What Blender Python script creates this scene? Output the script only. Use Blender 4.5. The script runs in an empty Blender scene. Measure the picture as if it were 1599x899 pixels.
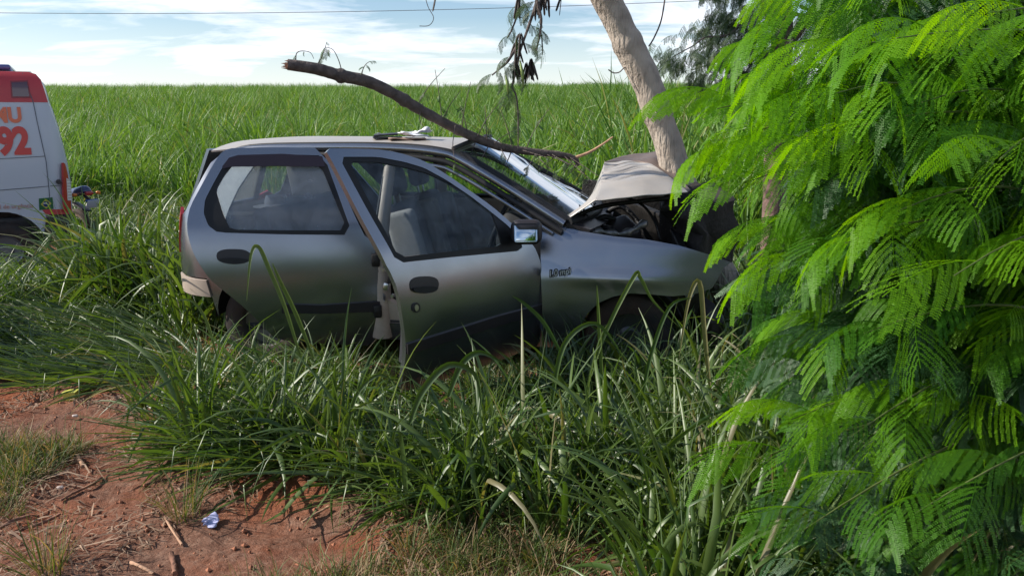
import bpy, bmesh, math, random
import numpy as np
from mathutils import Vector, Matrix, noise, geometry
SC = bpy.context.scene
COL = SC.collection
rnd = random.Random(7)
rad = math.radians
# ---------------------------------------------------------------- camera
F = 1230.0; TH = rad(12.6); HC = 1.6
cd = bpy.data.cameras.new('camera'); cam = bpy.data.objects.new('camera', cd); COL.objects.link(cam)
cam.location = (0, 0, HC); cam.rotation_euler = (math.pi/2 - TH, 0, 0)
cd.sensor_width = 36; cd.lens = 36*F/1599; cd.clip_start = .05; cd.clip_end = 3000
SC.camera = cam
SC.render.resolution_x = 1024; SC.render.resolution_y = 575
# ---------------------------------------------------------------- sky, sun, exposure
SUN_AZ, SUN_EL = rad(-92), rad(36)      # azimuth measured from +Y towards +X
SV = Vector((math.sin(SUN_AZ)*math.cos(SUN_EL), math.cos(SUN_AZ)*math.cos(SUN_EL), math.sin(SUN_EL)))
wd = bpy.data.worlds.new('World'); SC.world = wd; wd.use_nodes = True
nt = wd.node_tree; N = nt.nodes; L = nt.links; N.clear()
def nn(nodes, t, **k):
    n = nodes.new(t)
    for a, b in k.items():
        if a in n.inputs.keys() if isinstance(a, str) else False: n.inputs[a].default_value = b
        else: setattr(n, a, b)
    return n
sky = N.new('ShaderNodeTexSky'); sky.sky_type = 'NISHITA'; sky.sun_disc = False
sky.sun_elevation = SUN_EL; sky.sun_rotation = SUN_AZ; sky.air_density = 1.0; sky.dust_density = .4; sky.ozone_density = 3.0
tc = N.new('ShaderNodeTexCoord'); sp = N.new('ShaderNodeSeparateXYZ'); L.new(tc.outputs['Generated'], sp.inputs[0])
za = N.new('ShaderNodeMath'); za.operation = 'MAXIMUM'; za.inputs[1].default_value = 0.0; L.new(sp.outputs[2], za.inputs[0])
zb = N.new('ShaderNodeMath'); zb.operation = 'ADD'; zb.inputs[1].default_value = 0.12; L.new(za.outputs[0], zb.inputs[0])
cb = N.new('ShaderNodeCombineXYZ')
for i in (0, 1):
    dv = N.new('ShaderNodeMath'); dv.operation = 'DIVIDE'; L.new(sp.outputs[i], dv.inputs[0]); L.new(zb.outputs[0], dv.inputs[1]); L.new(dv.outputs[0], cb.inputs[i])
mp = N.new('ShaderNodeMapping'); mp.inputs['Location'].default_value = (3.1, 7.4, 0); mp.inputs['Rotation'].default_value = (0, 0, .35); mp.inputs['Scale'].default_value = (.75, 1.15, 1); L.new(cb.outputs[0], mp.inputs[0])
n1 = N.new('ShaderNodeTexNoise'); n1.inputs['Scale'].default_value = 1.25; n1.inputs['Detail'].default_value = 9; n1.inputs['Roughness'].default_value = .58; n1.inputs['Distortion'].default_value = .5; L.new(mp.outputs[0], n1.inputs['Vector'])
cr = N.new('ShaderNodeValToRGB'); cr.color_ramp.elements[0].position = .43; cr.color_ramp.elements[1].position = .62; L.new(n1.outputs['Fac'], cr.inputs[0])
hz = N.new('ShaderNodeMapRange'); hz.inputs['From Min'].default_value = 0; hz.inputs['From Max'].default_value = .11; hz.inputs['To Min'].default_value = .6; hz.inputs['To Max'].default_value = 0; L.new(sp.outputs[2], hz.inputs['Value'])
mxf = N.new('ShaderNodeMath'); mxf.operation = 'MAXIMUM'; L.new(cr.outputs[0], mxf.inputs[0]); L.new(hz.outputs[0], mxf.inputs[1])
hi = N.new('ShaderNodeMapRange'); hi.inputs['From Min'].default_value = .18; hi.inputs['From Max'].default_value = .6; hi.inputs['To Min'].default_value = .93; hi.inputs['To Max'].default_value = .22; L.new(sp.outputs[2], hi.inputs['Value'])
mf = N.new('ShaderNodeMath'); mf.operation = 'MULTIPLY'; L.new(hi.outputs[0], mf.inputs[1]); L.new(mxf.outputs[0], mf.inputs[0])
mx = N.new('ShaderNodeMixRGB'); mx.inputs['Color2'].default_value = (8.5, 8.8, 9.4, 1); L.new(mf.outputs[0], mx.inputs['Fac']); L.new(sky.outputs[0], mx.inputs['Color1'])
bg = N.new('ShaderNodeBackground'); bg.inputs['Strength'].default_value = .1; L.new(mx.outputs[0], bg.inputs['Color'])
wo = N.new('ShaderNodeOutputWorld'); L.new(bg.outputs[0], wo.inputs['Surface'])
sd = bpy.data.lights.new('sun', 'SUN'); sd.energy = 4.6; sd.angle = rad(.5); sd.color = (1, .93, .82)
sun = bpy.data.objects.new('sun', sd); COL.objects.link(sun); sun.rotation_euler = SV.to_track_quat('Z', 'Y').to_euler(); sun.location = (-20, 5, 20)
SC.view_settings.view_transform = 'Standard'; SC.view_settings.look = 'None'; SC.view_settings.exposure = 0.55; SC.view_settings.gamma = 1
SC.render.engine = 'CYCLES'
SC.cycles.max_bounces = 8; SC.cycles.transparent_max_bounces = 16; SC.cycles.diffuse_bounces = 3; SC.cycles.transmission_bounces = 4; SC.cycles.glossy_bounces = 3
# ---------------------------------------------------------------- picture geometry helpers (a pixel of the 1599x899 photo -> a point at a real distance)
FW = Vector((0, math.cos(TH), -math.sin(TH))); UP = Vector((0, math.sin(TH), math.cos(TH))); CP = Vector((0, 0, HC))
def ray(px, py): return Vector((1, 0, 0))*((px-799.5)/F) + UP*((449.5-py)/F) + FW
def atY(px, py, Y):
    r = ray(px, py); return CP + r*(Y/r.y)
def proj(w):
    d = Vector(w)-CP; D = d.dot(FW); return 799.5+F*d.x/D, 449.5-F*d.dot(UP)/D
def sstep(a, b, x):
    t = min(1, max(0, (x-a)/(b-a))); return t*t*(3-2*t)
def edgeY(x): return 15.4 if x < -6 else (15.4-(x+6)*.97 if x < .2 else 9.4)
def ground_z(x, y):
    e = edgeY(x)
    z = -.52*sstep(5.6, 9.2, y)
    if y > e-1: z += .12*sstep(e-1, e+1, y) + .040*max(0, y-e)*sstep(e, e+10, y)
    z += .03*noise.noise(Vector((x*.5, y*.5, 3)))*(1 if y < 30 else 0)
    return z
def atG(px, py):
    r = ray(px, py); t = .5
    for i in range(4000):
        p = CP+r*t
        if p.z < ground_z(p.x, p.y): return p
        t += .01+t*.001
    return p
# ---------------------------------------------------------------- object helpers
MW = {}
def tag(o, label=None, cat=None, group=None, kind=None):
    if label: o['label'] = label
    if cat: o['category'] = cat
    if group: o['group'] = group
    if kind: o['kind'] = kind
    return o
def empty(name, M, label, cat, group=None):
    o = bpy.data.objects.new(name, None); COL.objects.link(o)
    if not isinstance(M, Matrix): M = Matrix.Translation(Vector(M))
    o.matrix_world = M; o.empty_display_size = .2; MW[o.name] = M.copy()
    return tag(o, label, cat, group)
def link(name, me, parent=None):
    o = bpy.data.objects.new(name, me); COL.objects.link(o)
    if parent is not None:
        o.parent = parent; MW[o.name] = MW.get(parent.name, Matrix.Identity(4))
    return o
def mkmesh(name, V, Fc, mat, smooth=False, attr=None):
    me = bpy.data.meshes.new(name)
    V = np.asarray(V, dtype=np.float32).reshape(-1, 3)
    if isinstance(Fc, np.ndarray):
        k = Fc.shape[1]; n = len(Fc)
        me.vertices.add(len(V)); me.vertices.foreach_set('co', V.ravel())
        me.loops.add(n*k); me.loops.foreach_set('vertex_index', Fc.astype(np.int32).ravel())
        me.polygons.add(n); me.polygons.foreach_set('loop_start', np.arange(0, n*k, k, dtype=np.int32))
        if smooth: me.polygons.foreach_set('use_smooth', np.ones(n, dtype=bool))
        me.update(calc_edges=True)
    else:
        me.from_pydata([tuple(map(float, v)) for v in V], [], [tuple(f) for f in Fc])
        if smooth: me.polygons.foreach_set('use_smooth', np.ones(len(me.polygons), dtype=bool))
        me.update()
    for m in (mat if isinstance(mat, (list, tuple)) else [mat]):
        if m: me.materials.append(m)
    if attr:
        for k, a in attr.items():
            at = me.attributes.new(k, 'FLOAT', 'POINT'); at.data.foreach_set('value', np.asarray(a, dtype=np.float32))
    return me
def mk(name, V, Fc, mat, parent=None, smooth=False, attr=None, world=False):
    if world and parent is not None:
        Mi = np.array(MW[parent.name].inverted()); V = np.asarray(V, dtype=float).reshape(-1, 3); V = V@Mi[:3, :3].T+Mi[:3, 3]
    return link(name, mkmesh(name, V, Fc, mat, smooth, attr), parent)
def from_bm(name, bm, mat, parent=None, smooth=False):
    bmesh.ops.recalc_face_normals(bm, faces=bm.faces)
    me = bpy.data.meshes.new(name); bm.to_mesh(me); bm.free()
    if smooth: me.polygons.foreach_set('use_smooth', np.ones(len(me.polygons), dtype=bool))
    for m in (mat if isinstance(mat, (list, tuple)) else [mat]): me.materials.append(m)
    return link(name, me, parent)
def rbox(name, size, loc, mat, parent=None, rot=(0, 0, 0), bev=.01, seg=2, taper=None, warp=None, cut=0):
    bm = bmesh.new(); bmesh.ops.create_cube(bm, size=1)
    if taper:
        for v in bm.verts:
            if v.co.z > 0: v.co.x *= taper[0]; v.co.y *= taper[1]
    for v in bm.verts: v.co = Vector((v.co.x*size[0], v.co.y*size[1], v.co.z*size[2]))
    if cut: bmesh.ops.subdivide_edges(bm, edges=bm.edges, cuts=cut, use_grid_fill=True)
    if bev:
        es = [e for e in bm.edges if len(e.link_faces) == 2 and e.calc_face_angle(0) > .5]
        bmesh.ops.bevel(bm, geom=es, offset=bev, segments=seg, affect='EDGES', profile=.5)
    if warp:
        for v in bm.verts: v.co = Vector(warp(v.co))
    from mathutils import Euler
    M = Matrix.Translation(Vector(loc)) @ (Euler(rot).to_matrix().to_4x4() if not isinstance(rot, Matrix) else rot)
    bm.transform(M)
    o = from_bm(name, bm, mat, parent, True)
    o.data.set_sharp_from_angle(angle=rad(40))
    return o
def tubeV(pts, radii, sides=8, jit=0, seed=0, cap=True):
    r = random.Random(seed); pts = [Vector(p) for p in pts]; n = len(pts); V = []; Fs = []
    if not hasattr(radii, '__len__'): radii = [radii]*n
    t = (pts[1]-pts[0]).normalized(); a = t.orthogonal().normalized()
    for i, p in enumerate(pts):
        t = (pts[min(i+1, n-1)]-pts[max(i-1, 0)]).normalized()
        a = (a-t*a.dot(t)).normalized(); b = t.cross(a)
        for k in range(sides):
            an = 2*math.pi*k/sides; q = radii[i]*(1+jit*(r.random()-.5)); V.append(p+(a*math.cos(an)+b*math.sin(an))*q)
    for i in range(n-1):
        for k in range(sides):
            k2 = (k+1) % sides; Fs.append((i*sides+k, i*sides+k2, (i+1)*sides+k2, (i+1)*sides+k))
    if cap: Fs.append(tuple(range(sides))[::-1]); Fs.append(tuple((n-1)*sides+k for k in range(sides)))
    return V, Fs
def tube(name, pts, radii, mat, parent=None, sides=8, jit=0, seed=0, world=False):
    V, Fs = tubeV(pts, radii, sides, jit, seed); o = mk(name, V, Fs, mat, parent, True, world=world); o.data.set_sharp_from_angle(angle=rad(60)); return o
def joinV(parts):
    V = []; Fs = []
    for v, f in parts:
        o = len(V); V += [tuple(x) for x in v]; Fs += [tuple(i+o for i in q) for q in f]
    return V, Fs
def spline(pts, n=8, closed=False):
    P = [Vector(p) for p in pts]; out = []; m = len(P)
    for i in range(m if closed else m-1):
        g = (lambda j: P[j % m]) if closed else (lambda j: P[min(max(j, 0), m-1)])
        a, b, c, d = g(i-1), g(i), g(i+1), g(i+2)
        for k in range(n):
            t = k/n; out.append(.5*((2*b)+(c-a)*t+(2*a-5*b+4*c-d)*t*t+(3*b-a-3*c+d)*t**3))
    if not closed: out.append(P[-1])
    return out
def lathe(name, prof, mat, parent, center, axis='Y', seg=28):
    V = []; Fs = []; n = len(prof)
    for k in range(seg):
        a = 2*math.pi*k/seg
        for r, h in prof:
            p = {'Y': (r*math.cos(a), h, r*math.sin(a)), 'Z': (r*math.cos(a), r*math.sin(a), h)}[axis]
            V.append((center[0]+p[0], center[1]+p[1], center[2]+p[2]))
    for k in range(seg):
        k2 = (k+1) % seg
        for i in range(n-1): Fs.append((k*n+i, k2*n+i, k2*n+i+1, k*n+i+1))
    o = mk(name, V, Fs, mat, parent, True); o.data.set_sharp_from_angle(angle=rad(35)); return o
# surface patch cut from an analytic surface M(u,v): skin, back and rim, exact normals
def panel(name, M, outer, holes, mat, parent, th=.012, su=.12, sv=.04, world=False, flip=1, wob=0):
    loops = [[Vector((p[0], p[1], 0)) for p in l] for l in [outer]+list(holes)]
    tri = geometry.tessellate_polygon(loops); fl = [p for l in loops for p in l]
    bm = bmesh.new(); bv = [bm.verts.new(p) for p in fl]
    for t in tri:
        try: bm.faces.new([bv[i] for i in t])
        except ValueError: pass
    us = [p.x for p in fl]; vs = [p.y for p in fl]
    for (a, b, s, ax) in ((min(us), max(us), su, 0), (min(vs), max(vs), sv, 1)):
        k = max(1, int((b-a)/s))
        for i in range(1, k+1):
            c = a+(b-a)*i/(k+1); co = [0, 0, 0]; co[ax] = c; no = [0, 0, 0]; no[ax] = 1
            bmesh.ops.bisect_plane(bm, geom=bm.verts[:]+bm.edges[:]+bm.faces[:], dist=1e-6, plane_co=co, plane_no=no)
    bmesh.ops.recalc_face_normals(bm, faces=bm.faces)
    bm.verts.ensure_lookup_table(); bm.verts.index_update()
    uv = [(v.co.x, v.co.y) for v in bm.verts]
    if bm.faces and sum(f.normal.z for f in bm.faces) < 0: bmesh.ops.reverse_faces(bm, faces=bm.faces)
    e = 1e-3; P = []; Nn = []
    for u, v in uv:
        p = Vector(M(u, v)); n = (Vector(M(u+e, v))-Vector(M(u-e, v))).cross(Vector(M(u, v+e))-Vector(M(u, v-e))).normalized()*flip
        P.append(p); Nn.append(n)
    n0 = len(P); V = list(P)+[p-n*th for p, n in zip(P, Nn)]; Fs = []; LN = []
    for f in bm.faces:
        ix = [v.index for v in f.verts]
        if flip < 0: ix = ix[::-1]
        Fs.append(ix); LN += [Nn[i] for i in ix]
        Fs.append([i+n0 for i in ix[::-1]]); LN += [-Nn[i] for i in ix[::-1]]
    for ed in bm.edges:
        if len(ed.link_faces) == 1:
            f = ed.link_faces[0]; ix = [v.index for v in f.verts]; a, b = ed.verts[0].index, ed.verts[1].index
            if ix[(ix.index(a)+1) % len(ix)] != b: a, b = b, a
            if flip < 0: a, b = b, a
            o = len(V); V += [V[a], V[a+n0], V[b+n0], V[b]]; q = [o, o+1, o+2, o+3]
            nr = (V[o+1]-V[o]).cross(V[o+3]-V[o]); nr = nr.normalized() if nr.length > 0 else Vector((0, 0, 1)); Fs.append(q); LN += [nr]*4
    bm.free()
    if world:
        Mi = MW[parent.name].inverted(); V = [Mi@v for v in V]; R = Mi.to_3x3(); LN = [R@n for n in LN]
    me = bpy.data.meshes.new(name); me.from_pydata(V, [], Fs)
    for m in (mat if isinstance(mat, (list, tuple)) else [mat]): me.materials.append(m)
    me.polygons.foreach_set('use_smooth', np.ones(len(me.polygons), dtype=bool))
    me.normals_split_custom_set([tuple(n) for n in LN])
    return link(name, me, parent)
def trace(M, pts, parent, g=(0, .8)):
    W = MW[parent.name]; out = []; u, v = g
    for px, py in pts:
        u, v = g
        for it in range(25):
            a = proj(W@Vector(M(u, v))); ex, ey = px-a[0], py-a[1]
            if abs(ex)+abs(ey) < .01: break
            h = 1e-3; b = proj(W@Vector(M(u+h, v))); c = proj(W@Vector(M(u, v+h)))
            j11, j12, j21, j22 = (b[0]-a[0])/h, (c[0]-a[0])/h, (b[1]-a[1])/h, (c[1]-a[1])/h
            dt = j11*j22-j12*j21
            if abs(dt) < 1e-9: break
            du = (ex*j22-ey*j12)/dt; dv = (ey*j11-ex*j21)/dt
            s = min(1, .4/max(1e-9, math.hypot(du, dv))); u += du*s; v += dv*s
        out.append((u, v))
    return out
def s2(pts, n=4, closed=True): return [(p.x, p.y) for p in spline([Vector((a, b, 0)) for a, b in pts], n, closed)]
def text_mesh(txt, size, ext=.004, bold=0, shear=0):
    cu = bpy.data.curves.new('lettering', 'FONT'); cu.body = txt; cu.size = size; cu.extrude = ext; cu.offset = bold; cu.shear = shear; cu.align_x = 'LEFT'
    o = bpy.data.objects.new('lettering', cu); me = bpy.data.meshes.new_from_object(o); bpy.data.objects.remove(o); return me
def chaikin(P, it=2, r=.2):
    for _ in range(it):
        Q = []
        for i in range(len(P)):
            a, b = P[i], P[(i+1) % len(P)]; Q += [(a[0]+(b[0]-a[0])*r, a[1]+(b[1]-a[1])*r), (b[0]-(b[0]-a[0])*r, b[1]-(b[1]-a[1])*r)]
        P = Q
    return P
# ---------------------------------------------------------------- materials
def mat(name, col, rough=.6, metal=0, spec=.5, var=0, vscale=8, bump=0, bscale=40, dust=0, dcol=(.35, .22, .14), dscale=3, coat=0, emis=None, ridge=None, detail=6, bd=.01):
    m = bpy.data.materials.new(name); m.use_nodes = True; n = m.node_tree.nodes; l = m.node_tree.links
    b = n['Principled BSDF']; b.inputs['Roughness'].default_value = rough; b.inputs['Metallic'].default_value = metal
    b.inputs['Specular IOR Level'].default_value = spec; b.inputs['Base Color'].default_value = (*col, 1); b.inputs['Coat Weight'].default_value = coat; b.inputs['Coat Roughness'].default_value = .12
    co = n.new('ShaderNodeTexCoord'); src = None
    if var:
        t = n.new('ShaderNodeTexNoise'); t.inputs['Scale'].default_value = vscale; t.inputs['Detail'].default_value = detail; l.new(co.outputs['Object'], t.inputs['Vector'])
        r = n.new('ShaderNodeValToRGB'); r.color_ramp.elements[0].position = .3; r.color_ramp.elements[1].position = .7
        r.color_ramp.elements[0].color = (*[c*(1-var) for c in col], 1); r.color_ramp.elements[1].color = (*[min(1, c*(1+var)) for c in col], 1)
        l.new(t.outputs['Fac'], r.inputs[0]); src = r.outputs[0]
    if dust:
        t = n.new('ShaderNodeTexNoise'); t.inputs['Scale'].default_value = dscale; t.inputs['Detail'].default_value = 9; t.inputs['Roughness'].default_value = .65; l.new(co.outputs['Object'], t.inputs['Vector'])
        r = n.new('ShaderNodeMapRange'); r.inputs['From Min'].default_value = .35; r.inputs['From Max'].default_value = .75; r.inputs['To Max'].default_value = dust; l.new(t.outputs['Fac'], r.inputs['Value'])
        mxx = n.new('ShaderNodeMixRGB'); mxx.inputs['Color1'].default_value = (*col, 1); mxx.inputs['Color2'].default_value = (*dcol, 1)
        if src: l.new(src, mxx.inputs['Color1'])
        l.new(r.outputs[0], mxx.inputs['Fac']); src = mxx.outputs[0]
        ra = n.new('ShaderNodeMapRange'); ra.inputs['From Max'].default_value = 1; ra.inputs['To Min'].default_value = rough; ra.inputs['To Max'].default_value = min(1, rough+.5); l.new(r.outputs[0], ra.inputs['Value']); l.new(ra.outputs[0], b.inputs['Roughness'])
        if metal:
            rm = n.new('ShaderNodeMapRange'); rm.inputs['To Min'].default_value = metal; rm.inputs['To Max'].default_value = 0; l.new(r.outputs[0], rm.inputs['Value']); l.new(rm.outputs[0], b.inputs['Metallic'])
    if src: l.new(src, b.inputs['Base Color'])
    if bump:
        t = n.new('ShaderNodeTexNoise'); t.inputs['Scale'].default_value = bscale; t.inputs['Detail'].default_value = 8
        mpp = n.new('ShaderNodeMapping'); l.new(co.outputs['Object'], mpp.inputs[0]); l.new(mpp.outputs[0], t.inputs['Vector'])
        if ridge: mpp.inputs['Scale'].default_value = ridge
        bp = n.new('ShaderNodeBump'); bp.inputs['Strength'].default_value = bump; bp.inputs['Distance'].default_value = bd; l.new(t.outputs['Fac'], bp.inputs['Height']); l.new(bp.outputs[0], b.inputs['Normal'])
    return m
def leafmat(name, c1, c2, rough=.45, trans=.35, tcol=None, dead=None, deadf=.08, spec=.5, stripe=0):
    m = bpy.data.materials.new(name); m.use_nodes = True; n = m.node_tree.nodes; l = m.node_tree.links; b = n['Principled BSDF']
    oi = n.new('ShaderNodeObjectInfo'); at = n.new('ShaderNodeAttribute'); at.attribute_name = 'bv'
    ad = n.new('ShaderNodeMath'); ad.operation = 'ADD'; l.new(oi.outputs['Random'], ad.inputs[0]); l.new(at.outputs['Fac'], ad.inputs[1])
    fr = n.new('ShaderNodeMath'); fr.operation = 'FRACT'; l.new(ad.outputs[0], fr.inputs[0])
    r = n.new('ShaderNodeValToRGB'); e = r.color_ramp.elements; e[0].color = (*c1, 1); e[1].color = (*c2, 1)
    if dead:
        x = e.new(1-deadf-.02); x.color = (*c2, 1); y = e.new(1-deadf); y.color = (*dead, 1); e[len(e)-1].color = (*[c*.8 for c in dead], 1)
    l.new(fr.outputs[0], r.inputs[0]); l.new(r.outputs[0], b.inputs['Base Color']); b.inputs['Roughness'].default_value = rough; b.inputs['Specular IOR Level'].default_value = spec
    tr = n.new('ShaderNodeBsdfTranslucent'); hs = n.new('ShaderNodeMixRGB'); hs.blend_type = 'MULTIPLY'; hs.inputs['Fac'].default_value = 1; hs.inputs['Color2'].default_value = (*(tcol or (1.7, 1.6, .5)), 1); l.new(r.outputs[0], hs.inputs['Color1']); l.new(hs.outputs[0], tr.inputs['Color'])
    ms = n.new('ShaderNodeMixShader'); ms.inputs[0].default_value = trans; l.new(b.outputs[0], ms.inputs[1]); l.new(tr.outputs[0], ms.inputs[2]); l.new(ms.outputs[0], n['Material Output'].inputs['Surface'])
    return m
def glassmat(name, tint=(.6, .65, .62), dust=.1, dcol=(.5, .48, .42), rough=.03, base=0.0, ior=1.5, crack=0, refl=.14):
    m = bpy.data.materials.new(name); m.use_nodes = True; n = m.node_tree.nodes; l = m.node_tree.links; n.remove(n['Principled BSDF'])
    tr = n.new('ShaderNodeBsdfTransparent'); tr.inputs[0].default_value = (*tint, 1)
    gl = n.new('ShaderNodeBsdfGlossy'); gl.inputs['Roughness'].default_value = rough
    fr = n.new('ShaderNodeFresnel'); fr.inputs[0].default_value = ior
    ge = n.new('ShaderNodeNewGeometry'); inv = n.new('ShaderNodeMixRGB')   # same fresnel from both sides of a thin pane
    lw = n.new('ShaderNodeLayerWeight'); lw.inputs['Blend'].default_value = refl
    m1 = n.new('ShaderNodeMixShader'); l.new(lw.outputs['Fresnel'], m1.inputs[0]); l.new(tr.outputs[0], m1.inputs[1]); l.new(gl.outputs[0], m1.inputs[2])
    n.remove(fr); n.remove(ge); n.remove(inv)
    df = n.new('ShaderNodeBsdfDiffuse'); df.inputs[0].default_value = (*dcol, 1)
    co = n.new('ShaderNodeTexCoord'); t = n.new('ShaderNodeTexNoise'); t.inputs['Scale'].default_value = 6; t.inputs['Detail'].default_value = 10; t.inputs['Roughness'].default_value = .75; l.new(co.outputs['Object'], t.inputs['Vector'])
    r = n.new('ShaderNodeMapRange'); r.inputs['From Min'].default_value = .4; r.inputs['From Max'].default_value = .8; r.inputs['To Min'].default_value = base; r.inputs['To Max'].default_value = base+dust; l.new(t.outputs['Fac'], r.inputs['Value'])
    fac = r.outputs[0]
    if crack:
        vo = n.new('ShaderNodeTexVoronoi'); vo.feature = 'DISTANCE_TO_EDGE'; vo.inputs['Scale'].default_value = 26; l.new(co.outputs['Object'], vo.inputs['Vector'])
        cm = n.new('ShaderNodeMath'); cm.operation = 'LESS_THAN'; cm.inputs[1].default_value = .035; l.new(vo.outputs['Distance'], cm.inputs[0])
        cm2 = n.new('ShaderNodeMath'); cm2.operation = 'MULTIPLY'; cm2.inputs[1].default_value = crack; l.new(cm.outputs[0], cm2.inputs[0])
        mxm = n.new('ShaderNodeMath'); mxm.operation = 'MAXIMUM'; l.new(cm2.outputs[0], mxm.inputs[0]); l.new(fac, mxm.inputs[1]); fac = mxm.outputs[0]
    m2 = n.new('ShaderNodeMixShader'); l.new(fac, m2.inputs[0]); l.new(m1.outputs[0], m2.inputs[1]); l.new(df.outputs[0], m2.inputs[2])
    l.new(m2.outputs[0], n['Material Output'].inputs['Surface']); return m
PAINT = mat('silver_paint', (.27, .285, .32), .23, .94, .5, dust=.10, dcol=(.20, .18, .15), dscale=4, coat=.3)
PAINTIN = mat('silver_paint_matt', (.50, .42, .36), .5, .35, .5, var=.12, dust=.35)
PAINTLIT = mat('silver_paint_sunlit', (.50, .47, .44), .42, .45, .5, dust=.25, dcol=(.45, .36, .28), dscale=6)  # lighter copy of the silver, sunlight on roof and bonnet painted in, some dust
RUB = mat('black_rubber', (.012, .012, .014), .55, 0, .4, var=.2, vscale=20)
PLAST = mat('black_plastic', (.022, .02, .026), .42, 0, .5, dust=.06)
DARK = mat('dark_interior', (.018, .02, .024), .8, var=.3)
GREASE = mat('engine_metal', (.028, .026, .025), .5, .6, .5, var=.5, vscale=12, bump=.5, bscale=60)
STEEL = mat('bare_steel', (.55, .55, .56), .28, 1)
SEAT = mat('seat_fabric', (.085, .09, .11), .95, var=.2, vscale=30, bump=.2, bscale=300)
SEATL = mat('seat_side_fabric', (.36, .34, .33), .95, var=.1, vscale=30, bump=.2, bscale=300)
CREAM = mat('interior_trim', (.62, .60, .55), .8, var=.06)
GLASS = glassmat('door_glass', (.62, .68, .72), .20, (.50, .56, .66), base=.03)  # bluish film painted on the pane for a hazy reflection, besides dust
FGLASS = glassmat('far_glass', (.88, .92, .90), .10, base=.0, refl=.05)
WSGL = glassmat('windscreen_glass', (.50, .56, .52), .10, base=.015, refl=.035)
CRGL = glassmat('crazed_glass', (.6, .66, .68), .55, (.62, .66, .74), .15, base=.15, crack=.7, refl=.06)
MIRR = mat('mirror_glass', (.75, .8, .82), .04, 1)
DEFL = mat('smoked_acrylic', (.03, .018, .026), .25, 0, .5)
TYRE = mat('tyre_rubber', (.02, .02, .02), .85, var=.3, dust=.4, dcol=(.2, .09, .05))
REDL = mat('red_lens', (.45, .03, .03), .2, 0, .5, coat=.5)
WHL = mat('clear_lens', (.75, .72, .7), .2, 0, .5)
ORL = mat('orange_lens', (.7, .2, .03), .25)
WPAINT = mat('white_paint', (.52, .55, .63), .4, 0, .5, var=.04, vscale=2, dust=.18, dcol=(.5, .42, .36), dscale=2, coat=.2)
RPAINT = mat('red_paint', (.50, .05, .06), .4, 0, .5, var=.06, vscale=3)
LRED = mat('red_lettering', (.62, .07, .06), .5)
LORG = mat('orange_lettering', (.75, .18, .09), .5)
BARK = mat('pale_bark', (.50, .43, .36), .9, var=.40, vscale=14, bump=1.0, bscale=42, ridge=(1, 1, .22), bd=.03, dust=.75, dcol=(.20, .15, .12), dscale=7)
BARKD = mat('dark_bark', (.11, .085, .078), .9, var=.35, vscale=20, bump=1.0, bscale=50)
BARKP = mat('brown_bark', (.17, .105, .09), .9, var=.3, vscale=14, bump=1.0, bscale=40)
WOODB = mat('broken_wood', (.34, .17, .11), .8, var=.4, vscale=40, bump=.8, bscale=90)
TWIG = mat('green_twig', (.10, .13, .035), .6, var=.25, vscale=20)
STICK = mat('dry_stick', (.23, .11, .07), .9, var=.35, vscale=30, bump=.5, bscale=80)
STICKL = mat('pale_dry_stick', (.42, .25, .16), .9, var=.3, vscale=30, bump=.5, bscale=80)
POD = mat('brown_pod', (.035, .022, .018), .6, var=.3, vscale=30)
LEAF = leafmat('leucaena_leaf', (.034, .125, .010), (.080, .22, .010), .5, .42, (2.2, 1.9, .30), spec=.3)
LEAFY = leafmat('young_leucaena_leaf', (.085, .24, .006), (.15, .34, .008), .5, .5, (2.1, 1.8, .25), spec=.3)
LEAFD = leafmat('mature_shaded_leucaena_leaf', (.018, .062, .018), (.036, .11, .026), .55, .22, (1.5, 1.6, .5))  # mature green, darkened further to paint in the shade inside the bush
LEAFF = leafmat('grey_green_leaf', (.05, .085, .045), (.075, .12, .05), .55, .3, (1.4, 1.5, .6))
GRASS = leafmat('broad_grass', (.040, .090, .018), (.115, .175, .040), .44, .34, (1.6, 1.6, .45), (.22, .20, .10), .03, spec=.85)
CANE = leafmat('cane_leaf', (.065, .160, .028), (.165, .29, .056), .45, .38, (1.6, 1.5, .5), (.30, .30, .14), .04)
THIN = leafmat('thin_grass', (.06, .10, .025), (.12, .17, .04), .6, .3, (1.4, 1.4, .5), (.36, .25, .14), .35)
STRAW = leafmat('straw', (.15, .085, .055), (.36, .24, .16), .8, .1, (1, 1, 1))
# ================================================================= ground
def axis(segs):
    out = []
    for a, b, s in segs: out += list(np.arange(a, b-1e-6, s))
    return out+[segs[-1][1]]
gx = axis([(-600, -100, 50), (-100, -20, 8), (-20, -4, .5), (-4, 2.6, .03), (2.6, 12, .5), (12, 100, 8), (100, 600, 50)])
gy = axis([(-300, -40, 20), (-40, -4, 3), (-4, 1.6, .4), (1.6, 5.2, .03), (5.2, 14, .25), (14, 40, 1), (40, 140, 5), (140, 700, 40)])
V = []; nx = len(gx)
for y in gy:
    for x in gx:
        z = ground_z(x, y)
        if -4 < x < 2.6 and 1.6 < y < 5.2:
            n_ = noise.noise(Vector((x*2.1, y*2.6, 0)))*.030+abs(noise.noise(Vector((x*9, y*7, 5))))*.024+noise.noise(Vector((x*23, y*19, 9)))*.011+noise.noise(Vector((x*6+y*3, y*14, 2)))*.008
            z += n_*min(1, (x+4)/.3, (2.6-x)/.3, (y-1.6)/.3, (5.2-y)/.3)
        if y > 140: z -= (y-140)*.045
        V.append((x, y, z))
ny = len(gy); ii = np.arange((ny-1)*nx).reshape(ny-1, nx)[:, :-1].ravel()
Fg = np.stack([ii, ii+1, ii+1+nx, ii+nx], 1)
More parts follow.
